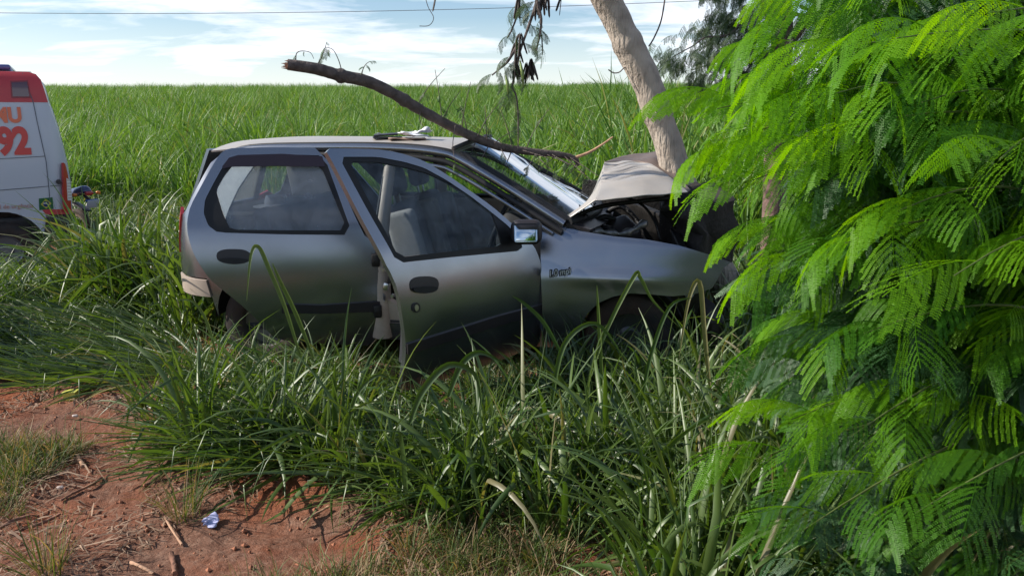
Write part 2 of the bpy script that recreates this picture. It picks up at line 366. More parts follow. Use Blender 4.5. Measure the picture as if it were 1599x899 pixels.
gm = bpy.data.materials.new('red_soil'); gm.use_nodes = True; n = gm.node_tree.nodes; l = gm.node_tree.links; b = n['Principled BSDF']; b.inputs['Roughness'].default_value = .95; b.inputs['Specular IOR Level'].default_value = .2
co = n.new('ShaderNodeTexCoord')
def nz(scale, det=8, rough=.6, vec=None, dist=0):
    t = n.new('ShaderNodeTexNoise'); t.inputs['Scale'].default_value = scale; t.inputs['Detail'].default_value = det; t.inputs['Roughness'].default_value = rough; t.inputs['Distortion'].default_value = dist; l.new(vec or co.outputs['Object'], t.inputs['Vector']); return t.outputs['Fac']
def ramp(src, stops):
    r = n.new('ShaderNodeValToRGB'); e = r.color_ramp.elements; e[0].position, e[0].color = stops[0][0], (*stops[0][1], 1); e[1].position, e[1].color = stops[-1][0], (*stops[-1][1], 1)
    for p, c in stops[1:-1]: x = e.new(p); x.color = (*c, 1)
    l.new(src, r.inputs[0]); return r.outputs[0]
c1 = ramp(nz(2.2), [(.3, (.13, .045, .023)), (.5, (.28, .082, .036)), (.7, (.37, .125, .058))])
c2 = ramp(nz(30, 10, .7), [(.3, (.10, .055, .040)), (.5, (.21, .12, .085)), (.75, (.40, .27, .20))])
mxg = n.new('ShaderNodeMixRGB'); l.new(ramp(nz(1.3, 9, .7, dist=.4), [(.38, (.12, .12, .12)), (.58, (.85, .85, .85))]), mxg.inputs['Fac']); l.new(c1, mxg.inputs['Color1']); l.new(c2, mxg.inputs['Color2'])
# green undergrowth beyond the field edge (far rows too fine to tell apart)
sx = n.new('ShaderNodeSeparateXYZ'); l.new(co.outputs['Object'], sx.inputs[0])
far = n.new('ShaderNodeMapRange'); far.inputs['From Min'].default_value = 22; far.inputs['From Max'].default_value = 34; l.new(sx.outputs[1], far.inputs['Value'])
mxg2 = n.new('ShaderNodeMixRGB'); l.new(far.outputs[0], mxg2.inputs['Fac']); l.new(mxg.outputs[0], mxg2.inputs['Color1']); l.new(ramp(nz(.8, 10, .8), [(.3, (.05, .11, .02)), (.7, (.10, .19, .04))]), mxg2.inputs['Color2'])
l.new(mxg2.outputs[0], b.inputs['Base Color'])
bp = n.new('ShaderNodeBump'); bp.inputs['Strength'].default_value = .9; bp.inputs['Distance'].default_value = .03; l.new(nz(38, 10, .7), bp.inputs['Height']); l.new(bp.outputs[0], b.inputs['Normal'])
tag(mk('ground', V, Fg, gm, None, True), kind='structure')
# ================================================================= crashed car
YAW = rad(-10)
CM = Matrix.Translation((-1.616, 4.87, 0)) @ Matrix.Rotation(YAW, 4, 'Z')
car = empty('crashed_car', CM, 'silver hatchback with crumpled bonnet and both near doors hanging open, nose against the leaning tree', 'car')
WID = 1.58
def W2(px, py, Y): return CM.inverted()@atY(px, py, Y)
def bz(z):
    if z < .9: return .40*(z-.60)**2
    t = z-.9; k = (.42-.24)/.07
    return .036+(.24*t+.5*k*t*t if t < .07 else .24*.07+.5*k*.0049+.42*(t-.07))
def cornerR(x):
    t = max(0, (-.34-x)/.325); return .34*(1-math.sqrt(max(0, 1-min(t, .985)**2)))
def Mside(x, z): return (x, bz(z)+cornerR(x)*(1 if z < 1 else 1), z)
def Mfar(x, z): return (x, WID-bz(z)-cornerR(x), z)
def mkdoor(H, be):
    d = (-math.cos(be), -math.sin(be)); q = (-math.sin(be), math.cos(be))
    return lambda u, z, off=0.0: (H[0]+d[0]*u+q[0]*(bz(z)-off), H[1]+d[1]*u+q[1]*(bz(z)-off), z)
Mrd = mkdoor((.80, -.015), rad(25)); Mfd = mkdoor((1.82, -.015), rad(55))
OFF = lambda M, o: (lambda u, v: M(u, v, o))
# --- rear door
rd_o = chaikin(trace(Mrd, [(507, 231), (567, 366), (578, 374), (588, 397), (592, 430), (593, 473), (592, 540), (500, 536), (430, 530), (412, 510), (383, 481), (357, 460), (327, 436), (303, 399), (293, 367), (292, 345), (297, 322), (317, 285), (331, 260), (343, 241), (352, 234), (364, 231), (430, 230)], car, (.5, .8)), 1)
rd_w = chaikin(trace(Mrd, [(506, 243), (551, 367), (440, 366), (340, 363), (325, 352), (318, 333), (320, 312), (334, 285), (347, 262), (358, 246), (372, 243), (440, 241)], car, (.5, 1)), 1, .12)
rd_g = chaikin(trace(Mrd, [(499, 254), (543, 360), (450, 360), (359, 359), (347, 330), (337, 297), (350, 274), (366, 254), (430, 253)], car, (.5, 1)), 1, .12)
rd = panel('door', Mrd, rd_o, [rd_w], PAINT, car, .03, .08, .03, flip=-1); tag(rd, 'rear door standing ajar, black framed window')
panel('window_frame', OFF(Mrd, -.004), rd_w, [rd_g], RUB, rd, .014, .2, .05, flip=-1)
panel('window_pane', OFF(Mrd, -.010), rd_g, [], glassmat('rear_door_glass', (.66, .72, .76), .22, (.62, .66, .74), base=.15),  rd, .003, .2, .05, flip=-1)  # pale film in the glass colour stands for a whitish reflection
panel('wind_deflector', OFF(Mrd, .018), trace(Mrd, [(503, 244), (508, 260), (430, 259), (362, 260), (349, 263), (347, 260), (358, 246), (372, 242), (440, 240)], car, (.5, 1.2)), [], DEFL, rd, .003, .2, .03, flip=-1)
panel('trim_strip', OFF(Mrd, .012), trace(Mrd, [(593, 470), (593, 486), (500, 489), (440, 488), (440, 474), (500, 476)], car, (.5, .5)), [], PLAST, rd, .014, .3, .05, flip=-1)
def handle(M, c, rx, ry, tilt, parent):
    pt = [(c[0]+rx*math.copysign(abs(math.cos(a))**.75, math.cos(a)), c[1]+ry*math.copysign(abs(math.sin(a))**.8, math.sin(a))+tilt*math.cos(a)*rx) for a in [2*math.pi*k/28 for k in range(28)]]
    o = trace(M, pt, car, (.3, .8)); h = panel('handle', OFF(M, .004), o, [], PLAST, parent, .02, .2, .2, flip=-1)
    pt2 = [(c[0]+rx*.86*math.cos(a), c[1]+ry*(.30 if math.sin(a) > 0 else .12)*math.sin(a)*2+ry*.42+tilt*math.cos(a)*rx) for a in [2*math.pi*k/24 for k in range(24)]]
    panel('handle_lip', OFF(M, .016), trace(M, pt2, car, (.3, .8)), [], RUB, parent, .01, .2, .2, flip=-1)
handle(Mrd, (365, 400), 27, 11.5, .02, rd)
# --- front door
fd_o = chaikin(trace(Mfd, [(507, 232), (545, 232), (587, 233), (610, 236), (632, 241), (662, 251), (697, 272), (733, 297), (767, 321), (795, 345), (816, 366), (834, 384), (843, 405), (846, 423), (849, 473), (851, 535), (780, 563), (700, 590), (624, 614), (630, 580), (634, 550), (633, 530), (629, 500), (624, 466), (618, 444), (610, 426), (602, 412), (560, 333), (522, 258)], car, (.5, .8)), 1)
fd_w = chaikin(trace(Mfd, [(529, 245), (590, 245), (632, 253), (662, 262), (697, 281), (733, 305), (767, 331), (793, 352), (810, 372), (816, 386), (808, 392), (797, 393), (700, 402), (620, 411), (575, 330)], car, (.5, 1)), 1, .12)
fd_g = chaikin(trace(Mfd, [(545, 253), (590, 253), (637, 262), (667, 270), (720, 294), (767, 327), (777, 355), (785, 384), (700, 393), (623, 402), (583, 325)], car, (.5, 1)), 1, .12)
fd = panel('door', Mfd, fd_o, [fd_w], PAINT, car, .03, .08, .03, flip=-1); tag(fd, 'front door swung wide open with wing mirror')
panel('window_frame', OFF(Mfd, -.004), fd_w, [fd_g], RUB, fd, .014, .2, .05, flip=-1)
panel('window_pane', OFF(Mfd, -.010), fd_g, [], GLASS, fd, .003, .2, .05, flip=-1)
panel('trim_strip', OFF(Mfd, .012), trace(Mfd, [(634, 537), (635, 553), (700, 532), (780, 507), (849, 487), (848, 474), (780, 492), (700, 517)], car, (.5, .5)), [], PLAST, fd, .014, .3, .05, flip=-1)
handle(Mfd, (662, 444), 22.5, 13, -.03, fd)
ko = trace(Mfd, [(649+6.5*math.cos(a), 480+8*math.sin(a)) for a in [2*math.pi*k/20 for k in range(20)]], car, (.8, .6)); lk = panel('lock', OFF(Mfd, .006), ko, [], PLAST, fd, .01, .2, .2, flip=-1)
ki = trace(Mfd, [(649+3.2*math.cos(a), 480+5*math.sin(a)) for a in [2*math.pi*k/16 for k in range(16)]], car, (.8, .6)); panel('lock_barrel', OFF(Mfd, .010), ki, [], STEEL, fd, .01, .2, .2, flip=-1)
# door inner trims seen from inside
for M, o_, hl in ((Mrd, rd_o, rd_w), (Mfd, fd_o, fd_w)):
    lo = [(u, z) for u, z in o_ if z < .9]; pass
tu = [u for u, z in fd_o]; wz = .84
panel('door_card', OFF(Mfd, -.05), [(.12, .3), (.12, .83), (.98, .85), (.98, .33)], [], DARK, fd, .02, .3, .1, flip=-1)
panel('door_card', OFF(Mrd, -.05), [(.08, .3), (.08, .86), (.90, .9), (.86, .66), (.55, .35)], [], DARK, rd, .02, .3, .1, flip=-1)
# wing mirror
def mirror_part(name, pts, off, th, m, par): return panel(name, OFF(Mfd, off), trace(Mfd, pts, car, (.15, .95)), [], m, par, th, .2, .2, flip=-1)
MC = Vector(Mfd(*trace(Mfd, [(820, 364)], car, (.1, .95))[0]))
mw = CM@MC; md = atY(820, 364, mw.y-.16)
q = CM.inverted()@md
face = Matrix.Rotation(rad(14), 4, 'Z')
mh = rbox('mirror_housing', (.178, .10, .142), q+Vector((.0, .045, 0)), PLAST, fd, face, .045, 4)
rbox('mirror_glass', (.128, .006, .104), q+face.to_3x3()@Vector((.002, -.010, .002)), MIRR, fd, face @ Matrix.Rotation(rad(-20), 4, 'X'), .012, 3)
tube('mirror_arm', [q+Vector((.03, .06, -.05)), Vector(Mfd(.12, .93, .0))], .022, PLAST, fd, 10)
# --- near side body shell
fe = trace(Mside, [(843, 346), (868, 352), (905, 362), (958, 370), (1010, 375), (1060, 384), (1100, 396), (1142, 411), (1130, 420), (1122, 434), (1112, 450), (1085, 458), (1050, 461), (1020, 458), (985, 456), (958, 461), (935, 471), (918, 487), (908, 505), (905, 530), (849, 530), (848, 473), (845, 420)], car, (2, .8))
def Mfen(x, z, o=0):
    dz = .05*math.exp(-((x-2.3)/.35)**2-((z-.66)/.05)**2)*(-1)
    tp = max(0, z-(.90-.09*max(0, x-1.8)))          # upper edge rolls inwards
    return (x, .55*(z-.50)**2-.03+dz*.35-o+1.6*tp*tp*4+.02*math.sin(x*5)*max(0, x-2.2)+.18*max(0, x-2.55)**2, z)
fen = panel('wing_panel', Mfen, fe, [], PAINT, car, .008, .05, .02, flip=1); tag(fen, 'near front wing, bent outwards at its pointed tip')
# badge
bd = trace(Mfen, [(857, 432)], car, (1.9, .7))[0]; e2 = trace(Mfen, [(889, 427)], car, (2, .7))[0]
ang = math.atan2(e2[1]-bd[1], e2[0]-bd[0])
for nm, bo, off, m, dx in (('badge_backing', .006, .004, RUB, 0), ('badge_lettering', .0, .0085, mat('chrome_letter', (.75, .75, .75), .5, .2), .0)):
    me = text_mesh('1.0 mpi', .052, .002, bo, .25)
    R = Matrix.Translation(Vector(Mfen(bd[0], bd[1], off))) @ Matrix.Rotation(ang*-1, 4, 'Y') @ Matrix.Rotation(rad(90), 4, 'X')
    w_ = max(v.co.x for v in me.vertices); me.transform(Matrix.Diagonal((.137/w_, 1, 1, 1))); me.transform(R); me.materials.append(m); link(nm, me, car if nm == 'badge_backing' else car)
# rear quarter, sill, pillars, rail: one side function for near and far
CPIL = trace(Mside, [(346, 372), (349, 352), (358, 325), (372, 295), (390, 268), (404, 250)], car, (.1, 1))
print('CPIL', CPIL)
def quarter(M, fl):   # fl: +1 near side, -1 far side
    arch = [(.30*math.cos(a), .30+.33*math.sin(a)) for a in [math.pi*k/14 for k in range(15)]]   # front -> rear over the wheel
    o = ([(.42, .22), (.42, .86), (.30, .92), (.05, 1.28), (.0, 1.36)] if fl < 0 else [(.42, .22), (.36, .45)]+CPIL)+[ (-.25, 1.37), (-.36, 1.28), (-.52, .98), (-.635, .90), (-.655, .75), (-.655, .57), (-.34, .56)]+[(x, z) for x, z in arch[::-1]]+[(.31, .22)]
    panel('rear_quarter', M, o, [[(-.02, 1.27), (.18, .96), (-.40, .98), (-.30, 1.24)]] if fl < 0 else [], PAINT, car, .01, .06, .04, flip=fl)
    b = panel('bumper', (lambda x, z: (M(x, z)[0], M(x, z)[1]-.015*fl, z)), [(-.34, .55), (-.655, .56), (-.655, .45), (-.32, .44)], [], PAINTIN, car, .02, .04, .05, flip=fl)
    panel('sill', (lambda x, z: M(x, z)), [(.30, .20), (1.95, .20), (1.95, .31), (.30, .31)], [], PAINT, car, .06, .3, .03, flip=fl)
    return b
panel('pillar_sunlight_overlay', lambda x, z: (x, bz(z)-.004, z), CPIL+[(-.25, 1.36), (-.30, 1.0), (-.2, .84)], [], mat('painted_sunlight', (.74, .73, .70), .5, 0, .5, dust=.15), car, .004, .1, .05, flip=1)  # pale overlay on the C-pillar, sunlight is put into its colour
quarter(Mside, 1); quarter(Mfar, -1)
panel('tail_lamp', lambda x, z: (x, Mside(x, z)[1]-.012, z), [(-.655, .70), (-.655, .95), (-.615, .99), (-.575, .95), (-.60, .80), (-.605, .70)], [], REDL, car, .02, .02, .03, flip=1)
panel('tail_lamp', lambda x, z: (x, Mfar(x, z)[1]+.012, z), [(-.655, .70), (-.655, .95), (-.60, .99), (-.575, .95), (-.60, .80), (-.605, .70)], [], REDL, car, .02, .02, .03, flip=-1)
# tailgate
def Mtg(y, z): return (-.655+.40*max(0, z-.9) if z > .9 else -.66, y, z)
panel('tailgate', Mtg, [(.30, .36), (.30, .9), (.34, 1.36), (WID-.34, 1.36), (WID-.30, .9), (WID-.30, .36)], [[(.38, .95), (.42, 1.28), (WID-.42, 1.28), (WID-.38, .95)]], PAINT, car, .02, .1, .06, flip=-1)
panel('rear_window', lambda y, z: (Mtg(y, z)[0]+.01, y, z), [(.38, .95), (.42, 1.28), (WID-.42, 1.28), (WID-.38, .95)], [], glassmat('rear_glass', (.8, .8, .78), .4, (.8, .78, .72), base=.25), car, .003, .2, .2, flip=-1)
# B pillar with latch, sill step
tube('door_pillar', [(.80, .07, .22), (.81, .045, .55), (.815, .055, .85), (.83, .13, 1.1), (.85, .215, 1.36)], [.07, .06, .05, .04, .035], PAINTIN, car, 8)
tube('door_pillar', [(.80, WID-.07, .22), (.81, WID-.045, .55), (.815, WID-.055, .85), (.83, WID-.13, 1.1), (.85, WID-.215, 1.36)], [.05, .05, .045, .04, .035], PAINTIN, car, 8)
panel('pillar_trim', lambda x, z: (x, bz(z)+.012, z), [(.735, .26), (.735, .5), (.755, .8), (.80, .8), (.80, .5), (.94, .42), (.98, .26)], [], PAINTIN, car, .05, .1, .05, flip=1)
rbox('latch', (.05, .03, .09), (.90, -.0, .62), GREASE, car, (0, .2, 0), .008)
rbox('latch', (.035, .04, .05), (.865, -.02, .56), STEEL, car, (0, .3, 0), .01)
for x, z in ((.93, .58), (.90, .50), (.85, .66)): lathe('bolt', [(0, -.006), (.010, -.006), (.012, .004), (.012, .02)], STEEL, car, (x, -.02, z), 'Y', 10)
rbox('door_hinge', (.05, .06, .08), (.80, -.01, .72), GREASE, car, (0, 0, .3), .01)
rbox('door_hinge', (.05, .06, .08), (.80, -.01, .40), GREASE, car, (0, 0, .3), .01)
tube('hinge_spring', [(.84, -.01, .47+.004*k) if k % 2 else (.86, -.03, .47+.004*k) for k in range(10)], .006, STEEL, car, 6)
tube('door_seal', spline([(.78, .03, .3), (.775, .02, .6), (.79, .05, .92), (.83, .20, 1.34)], 6), .014, RUB, car, 8)
rbox('sill_plate', (1.5, .10, .02), (1.05, .09, .325), PLAST, car, (0, 0, 0), .004)
# --- roof
RX0, RX1 = -.36, 1.24
def Mroof(x, y):
    t = (y-WID/2)/(WID/2-.19); c = 1-min(1, abs(t))**2.6
    f = 1-max(0, (x-.75)/.55)**2*.35-max(0, (.1-x)/.5)**2*.5
    return (x+.07*(1-t*t)*max(0, (x-.6))/.64, y, 1.375+.055*c*1.0-.055*(1-f))
panel('roof', Mroof, [(RX0, .205), (RX1, .205), (RX1, WID-.205), (RX0, WID-.205)], [], PAINTLIT, car, .01, .06, .04, flip=1)
# headliner
panel('headlining', lambda x, y: (Mroof(x, y)[0], y, Mroof(x, y)[2]-.03), [(RX0+.05, .23), (RX1-.03, .23), (RX1-.03, WID-.23), (RX0+.05, WID-.23)], [], CREAM, car, .01, .3, .2, flip=1)
def yR(y, s): return y if s < 0 else WID-y
for s in (-1, 1):
    rl = spline([(-.30, yR(.205, s), 1.30), (-.1, yR(.20, s), 1.365), (.4, yR(.196, s), 1.383), (.85, yR(.198, s), 1.382), (1.15, yR(.195, s), 1.358), (1.30, yR(.187, s), 1.31), (1.62, yR(.125, s), 1.14), (1.94, yR(.07, s), .955)], 5)
    tube('roof_rail', rl, [.024]*len(rl), PAINT, car, 10)
    rl2 = [Vector((p.x-.01, p.y+(.022*s), p.z-.045)) for p in rl[4:]]
    tube('door_seal', rl2, .018, RUB, car, 8)
    rl4 = [Vector((p.x-.02, p.y+(.036*s), p.z-.078)) for p in rl[6:-1]]
    tube('pillar_flange', rl4, .013, PAINT, car, 8)
    tube('drip_seal', [Vector((p.x+.008, p.y-(.018*s), p.z+.022)) for p in rl[2:]], .010, RUB, car, 8)
    tube('windscreen_surround', [Vector((p.x+.02, p.y-(.038*s), p.z+.018)) for p in rl[24:]], .024, RUB, car, 8)
# --- windscreen
def Mws(s, t):     # s across 0..1, t from the roof 0 to the scuttle 1
    y0 = .215+(.09-.215)*t; y = y0+(WID-2*y0)*s; k = 4*s*(1-s)
    x = 1.245+(1.95-1.245)*t+k*(.07+.06*t); z = 1.375+.05*k*(1-t)+(.965-1.375)*t
    cave = .05*math.exp(-((s-.75)/.2)**2-((t-.55)/.3)**2)
    z -= cave+.008*math.sin(s*31+t*9)*math.exp(-((s-.75)/.25)**2)*2
    z += .016*noise.noise(Vector((s*11, t*9, 3)))*min(1, max(0, (s-.5)*4))
    return (x, y, z)
NW = 60
cr_edge = lambda s, t: (s > .66+.08*math.sin(t*9)-.16*(t-.4)) and t < .84+.06*math.sin(s*23) and noise.noise(Vector((s*9, t*7, 2))) > -.22
Vg = []; Fa = []; Fb = []
for j in range(NW+1):
    for i in range(NW+1): Vg.append(Mws(i/NW, j/NW))
for j in range(NW):
    for i in range(NW):
        q4 = (j*(NW+1)+i, j*(NW+1)+i+1, (j+1)*(NW+1)+i+1, (j+1)*(NW+1)+i)
        (Fb if cr_edge((i+.5)/NW, (j+.5)/NW) else Fa).append(q4)
me = mkmesh('windscreen', Vg, np.array(Fa+Fb), [WSGL, CRGL], True); me.polygons.foreach_set('material_index', np.array([0]*len(Fa)+[1]*len(Fb), dtype=np.int32))
ws = link('windscreen', me, car); tag(ws, 'smashed windscreen, crazed white on the far side')
def band(name, f, m, th=.01, n=24, par=car):
    pts = [f(i/n) for i in range(n+1)]; tube(name, pts, th, m, par, 8)
band('windscreen_surround', lambda s: Vector(Mws(s, 0))+Vector((-.004, 0, .006)), RUB, .014)
band('windscreen_surround', lambda s: Vector(Mws(s, 1))+Vector((.01, 0, .0)), RUB, .03)
panel('scuttle', lambda x, y: (x+.12*(1-((y-.79)/.79)**2), y, .955-.25*(x-1.95)), [(1.93, .08), (2.07, .08), (2.07, WID-.08), (1.93, WID-.08)], [], PLAST, car, .02, .1, .2, flip=1)
for y0 in (.35, .95):
    wp = tube('wiper', [(2.06, y0-.1, .985), (2.02, y0+.1, 1.0), (1.93, y0+.35, 1.02)], .008, RUB, car, 6)
# dashboard, steering wheel, seats, floor
rbox('dashboard', (.42, WID-.3, .26), (1.72, WID/2, .84), DARK, car, (0, .25, 0), .07, 4)
rbox('floor_pan', (2.3, WID-.2, .05), (.85, WID/2, .23), DARK, car)
rbox('firewall', (.06, WID-.24, .65), (1.93, WID/2, .60), DARK, car)
stw = [(1.50+.07*math.sin(a), .42+.19*math.cos(a), .90+.17*math.sin(a)) for a in [2*math.pi*k/28 for k in range(29)]]
tube('steering_wheel', stw, .014, RUB, car, 8); rbox('steering_hub', (.05, .12, .1), (1.52, .42, .9), RUB, car, (0, .4, 0), .03, 3)
SEATM = mat('seat_back_fabric', (.16, .165, .19), .95, var=.2, vscale=30, bump=.2, bscale=300)
def seat(x, y):
    st = rbox('front_seat', (.52, .50, .17), (x, y, .42), SEAT, car, (0, -.12, 0), .06, 4)
    rbox('seat_back', (.15, .48, .60), (x-.27, y, .74), SEATM, st, (0, -.26, 0), .06, 4, taper=(.8, .86))
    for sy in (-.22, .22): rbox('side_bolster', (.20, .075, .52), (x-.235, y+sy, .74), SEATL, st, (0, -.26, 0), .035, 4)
    hr = rbox('headrest', (.10, .27, .18), (x-.40, y, 1.16), SEAT, st, (0, -.2, 0), .045, 4)
    for sy in (-.06, .06): tube('headrest_post', [(x-.375, y+sy, 1.0), (x-.395, y+sy, 1.1)], .007, STEEL, st, 6)
seat(1.18, .45); seat(1.14, 1.13)
bs = rbox('rear_bench', (.5, 1.2, .17), (.32, WID/2, .44), SEAT, car, (0, -.1, 0), .06, 4)
rbox('bench_back', (.14, 1.2, .56), (.02, WID/2, .72), SEAT, bs, (0, -.3, 0), .05, 4)
ps = rbox('parcel_shelf', (.46, 1.16, .03), (-.28, WID/2, .93), DARK, car, (0, 0, 0), .006)
rbox('interior_trim', (.34, .03, .40), (-.22, WID-.24, 1.13), CREAM, car, (.35, 0, 0), .01)
# far side: lower skin and window frames
panel('far_doors', Mfar, [(.42, .31), (1.95, .31), (1.95, .94), (.42, .96)], [], PAINTIN, car, .05, .1, .04, flip=-1); bpy.data.objects['far_doors'].name = 'closed_door_skin'
panel('far_window_frame', Mfar, [(.40, .95), (1.93, .93), (1.86, 1.02), (1.30, 1.33), (1.1, 1.375), (.05, 1.36)], [[(.50, .98), (.76, .98), (.79, 1.32), (.30, 1.31)], [(.86, .98), (1.80, .97), (1.28, 1.29), (1.1, 1.33), (.88, 1.33)]], RUB, car, .02, .1, .05, flip=-1); bpy.data.objects['far_window_frame'].name = 'window_frame.002'
for g_ in ([(.50, .98), (.76, .98), (.79, 1.32), (.30, 1.31)], [(.86, .98), (1.80, .97), (1.28, 1.29), (1.1, 1.33), (.88, 1.33)], [(-.02, 1.27), (.18, .96), (-.40, .98), (-.30, 1.24)]):
    panel('window_pane', lambda u, v: (u, Mfar(u, v)[1]-.008, v), g_, [], FGLASS, car, .003, .2, .1, flip=-1)
# --- wheels
def wheel(x, y, s, turn=0):
    w = lathe('wheel', [(.16, -.07), (.19, -.085), (.235, -.088), (.268, -.075), (.280, -.05), (.282, 0), (.280, .05), (.268, .075), (.235, .088), (.19, .085), (.16, .07)], TYRE, car, (x, y, .27), 'Y', 40)
    lathe('wheel_rim', [(.0, -.03*s*-1), (.05, .035*s), (.07, .02*s), (.15, .03*s), (.165, .07*s), (.172, .075*s)], mat('wheel_steel', (.12, .12, .12), .4, .8), w, (x, y, .27), 'Y', 32)
wheel(0, .13, -1); wheel(2.34, .14, -1); wheel(0, WID-.13, 1); wheel(2.34, WID-.14, 1)
for x in (0, 2.34):
    for y0, s in ((.04, 1), (WID-.04, -1)):
        Vh = []; Fh = []
        for k in range(17):
            a = math.pi*k/16
            for yy in (y0, y0+.24*s): Vh.append((x+.325*math.cos(a), yy, .30+.325*math.sin(a)))
        for k in range(16): Fh.append((2*k, 2*k+1, 2*k+3, 2*k+2))
        mk('wheel_arch_liner', Vh, Fh, RUB, car, True)
# --- engine bay
Vf = []
for x, z in ((1.95, .35), (1.95, .86), (2.35, .80), (2.75, .68), (2.75, .35)): Vf += [(x, .12, z)]
rbox('engine_block', (.46, .62, .42), (2.28, .78, .60), GREASE, car, (.1, .15, .2), .05, 3, cut=3, warp=lambda c: c+Vector((.03*noise.noise(c*9), .03*noise.noise(c*9+Vector((5, 0, 0))), .04*noise.noise(c*9+Vector((0, 7, 0))))))
rbox('air_box', (.28, .24, .12), (2.22, .46, .84), PLAST, car, (.3, -.3, .4), .03, 3)
rbox('slam_panel', (.05, 1.1, .22), (2.50, .80, .80), GREASE, car, (.15, -.2, .35), .01, 2, cut=4, warp=lambda c: c+Vector((.06*math.cos(c.y*5), 0, .04*noise.noise(c*7))))
rbox('shade_block', (.30, .42, .46), W2(1088, 356, 4.98), mat('shadowed_metal', (.03, .026, .024), .7, .2, bump=.6), car, (.2, -.3, .5), .03, 2, cut=5, warp=lambda c: c*(1+.0)+Vector((.07*noise.noise(c*7), .06*noise.noise(c*8+Vector((3, 0, 0))), .07*noise.noise(c*6+Vector((0, 5, 0))))))  # dark block added to stand for the shade in front of the trunk
rbox('battery', (.2, .17, .18), (2.1, 1.2, .74), PLAST, car, (.1, .1, .4), .01, 2)
rbox('radiator', (.06, .80, .36), (2.52, .82, .58), GREASE, car, (.1, -.35, .5), .01, 2, cut=4, warp=lambda c: c+Vector((.09*math.cos(c.y*4.5)+.02*noise.noise(c*14), 0, .03*noise.noise(c*9))))
rbox('front_bumper', (.12, 1.3, .22), (2.72, .70, .40), PLAST, car, (.1, 0, .18), .04, 3, cut=5, warp=lambda c: c+Vector((-.22*math.exp(-((c.y-.1)/.25)**2), 0, .02*noise.noise(c*8))))
rbox('inner_wing', (.85, .03, .34), (2.33, .16, .62), GREASE, car, (0, .12, 0), .006)
rbox('inner_wing', (.95, .03, .62), (2.38, WID-.16, .76), GREASE, car, (0, .08, 0), .006)
lathe('strut_tower', [(.0, .06), (.03, .06), (.05, .03), (.09, .02), (.11, 0), (.12, -.14)], GREASE, car, (2.3, .30, .74), 'Z', 20)
for k, (a, b_, c_) in enumerate((((2.0, .3, .8), (2.15, .5, .95), (2.4, .6, .78)), ((2.05, .9, .82), (2.25, .8, .98), (2.5, .55, .72)), ((1.98, .55, .86), (2.2, .3, .9), (2.45, .28, .7)), ((2.45, .2, .6), (2.62, .35, .78), (2.6, .6, .6)))):
    tube('hose', spline([a, b_, c_], 8), .018, RUB, car, 8)
Vb = [(2.02, .2, .84), (2.12, .24, .90), (2.26, .30, .90), (2.33, .40, .93)]
tube('bent_bracket', spline([(2.02, .16, .88), (2.14, .18, .90), (2.28, .22, .885), (2.42, .30, .95)], 5), [.012+.010*((i*7) % 3) for i in range(16)], mat('scraped_metal', (.20, .19, .18), .45, .8), car, 6)
panel('far_wing', Mfar, [(1.95, .31), (1.95, .96), (2.3, 1.02), (2.62, 1.00), (2.80, .80), (2.65, .55), (2.60, .5), (2.4, .62), (2.2, .6), (2.06, .5), (2.03, .31)], [], PAINT, car, .008, .1, .05, flip=-1); bpy.data.objects['far_wing'].name = 'wing_panel.001'
# head lamp, pushed back
rbox('head_lamp', (.12, .26, .16), (2.66, .26, .60), mat('lamp_glass', (.4, .42, .42), .12, 0, .8), car, (.1, 0, .5), .03, 3)
# --- bonnet: folded sheet, near half lit, pleated across
def patch(name, near, far_, nu, nv, m, par, ple=0, sag=0, seed=0, th=.006, curve=0):
    nr = spline(near, 12); fr = spline(far_, 12); Vp = []
    pick = lambda l_, t: l_[0] if t <= 0 else (l_[-1] if t >= 1 else l_[int(t*(len(l_)-1))].lerp(l_[min(len(l_)-1, int(t*(len(l_)-1))+1)], t*(len(l_)-1)-int(t*(len(l_)-1))))
    for j in range(nv+1):
        v = j/nv
        for i in range(nu+1):
            u = i/nu; a = pick(nr, u); b2 = pick(fr, u); p = a.lerp(b2, v)
            w = math.sin(math.pi*u)**.5
            wv = v+.16*math.sin(u*3.0+.6)+.05*math.sin(u*9)
            rg = ple*w*(max(0, math.sin(wv*26))**16*1.2+.7*max(0, math.sin(wv*41+2+3*u))**18)*sstep(.25, .5, v)
            p = p+Vector((0, 0, sag*math.sin(math.pi*v)*w-rg+.010*noise.noise(Vector((u*4, v*5, seed))) + curve*math.sin(math.pi*u)*(1-v)))
            Vp.append(p)
    Fp = []
    for j in range(nv):
        for i in range(nu): Fp.append((j*(nu+1)+i, j*(nu+1)+i+1, (j+1)*(nu+1)+i+1, (j+1)*(nu+1)+i))
    o = mk(name, Vp, np.array(Fp), m, par, True)
    md_ = o.modifiers.new('sheet', 'SOLIDIFY'); md_.thickness = th; md_.offset = -1
    return o
bon = patch('bonnet', [W2(931, 312, 4.62), W2(965, 309, 4.60), W2(1005, 304.5, 4.62), W2(1045, 302, 4.68), W2(1074, 299, 4.76)], [W2(944, 253, 5.34), W2(965, 252, 5.42), W2(990, 252, 5.42), W2(1012, 255, 5.34), W2(1028, 264, 5.22)], 70, 120, PAINTLIT, car, .018, .03, 1)
tag(bon, 'crumpled bonnet folded up into a tent shape with pleats')
patch('bonnet_flap', [W2(868, 349, 4.66), W2(890, 338, 4.64), W2(912, 324, 4.62), W2(931, 312, 4.62)], [W2(872, 345, 4.72), W2(896, 329, 4.90), W2(922, 306, 5.05), W2(944, 254, 5.33)], 24, 16, PAINTLIT, bon, .0, .0, 3)
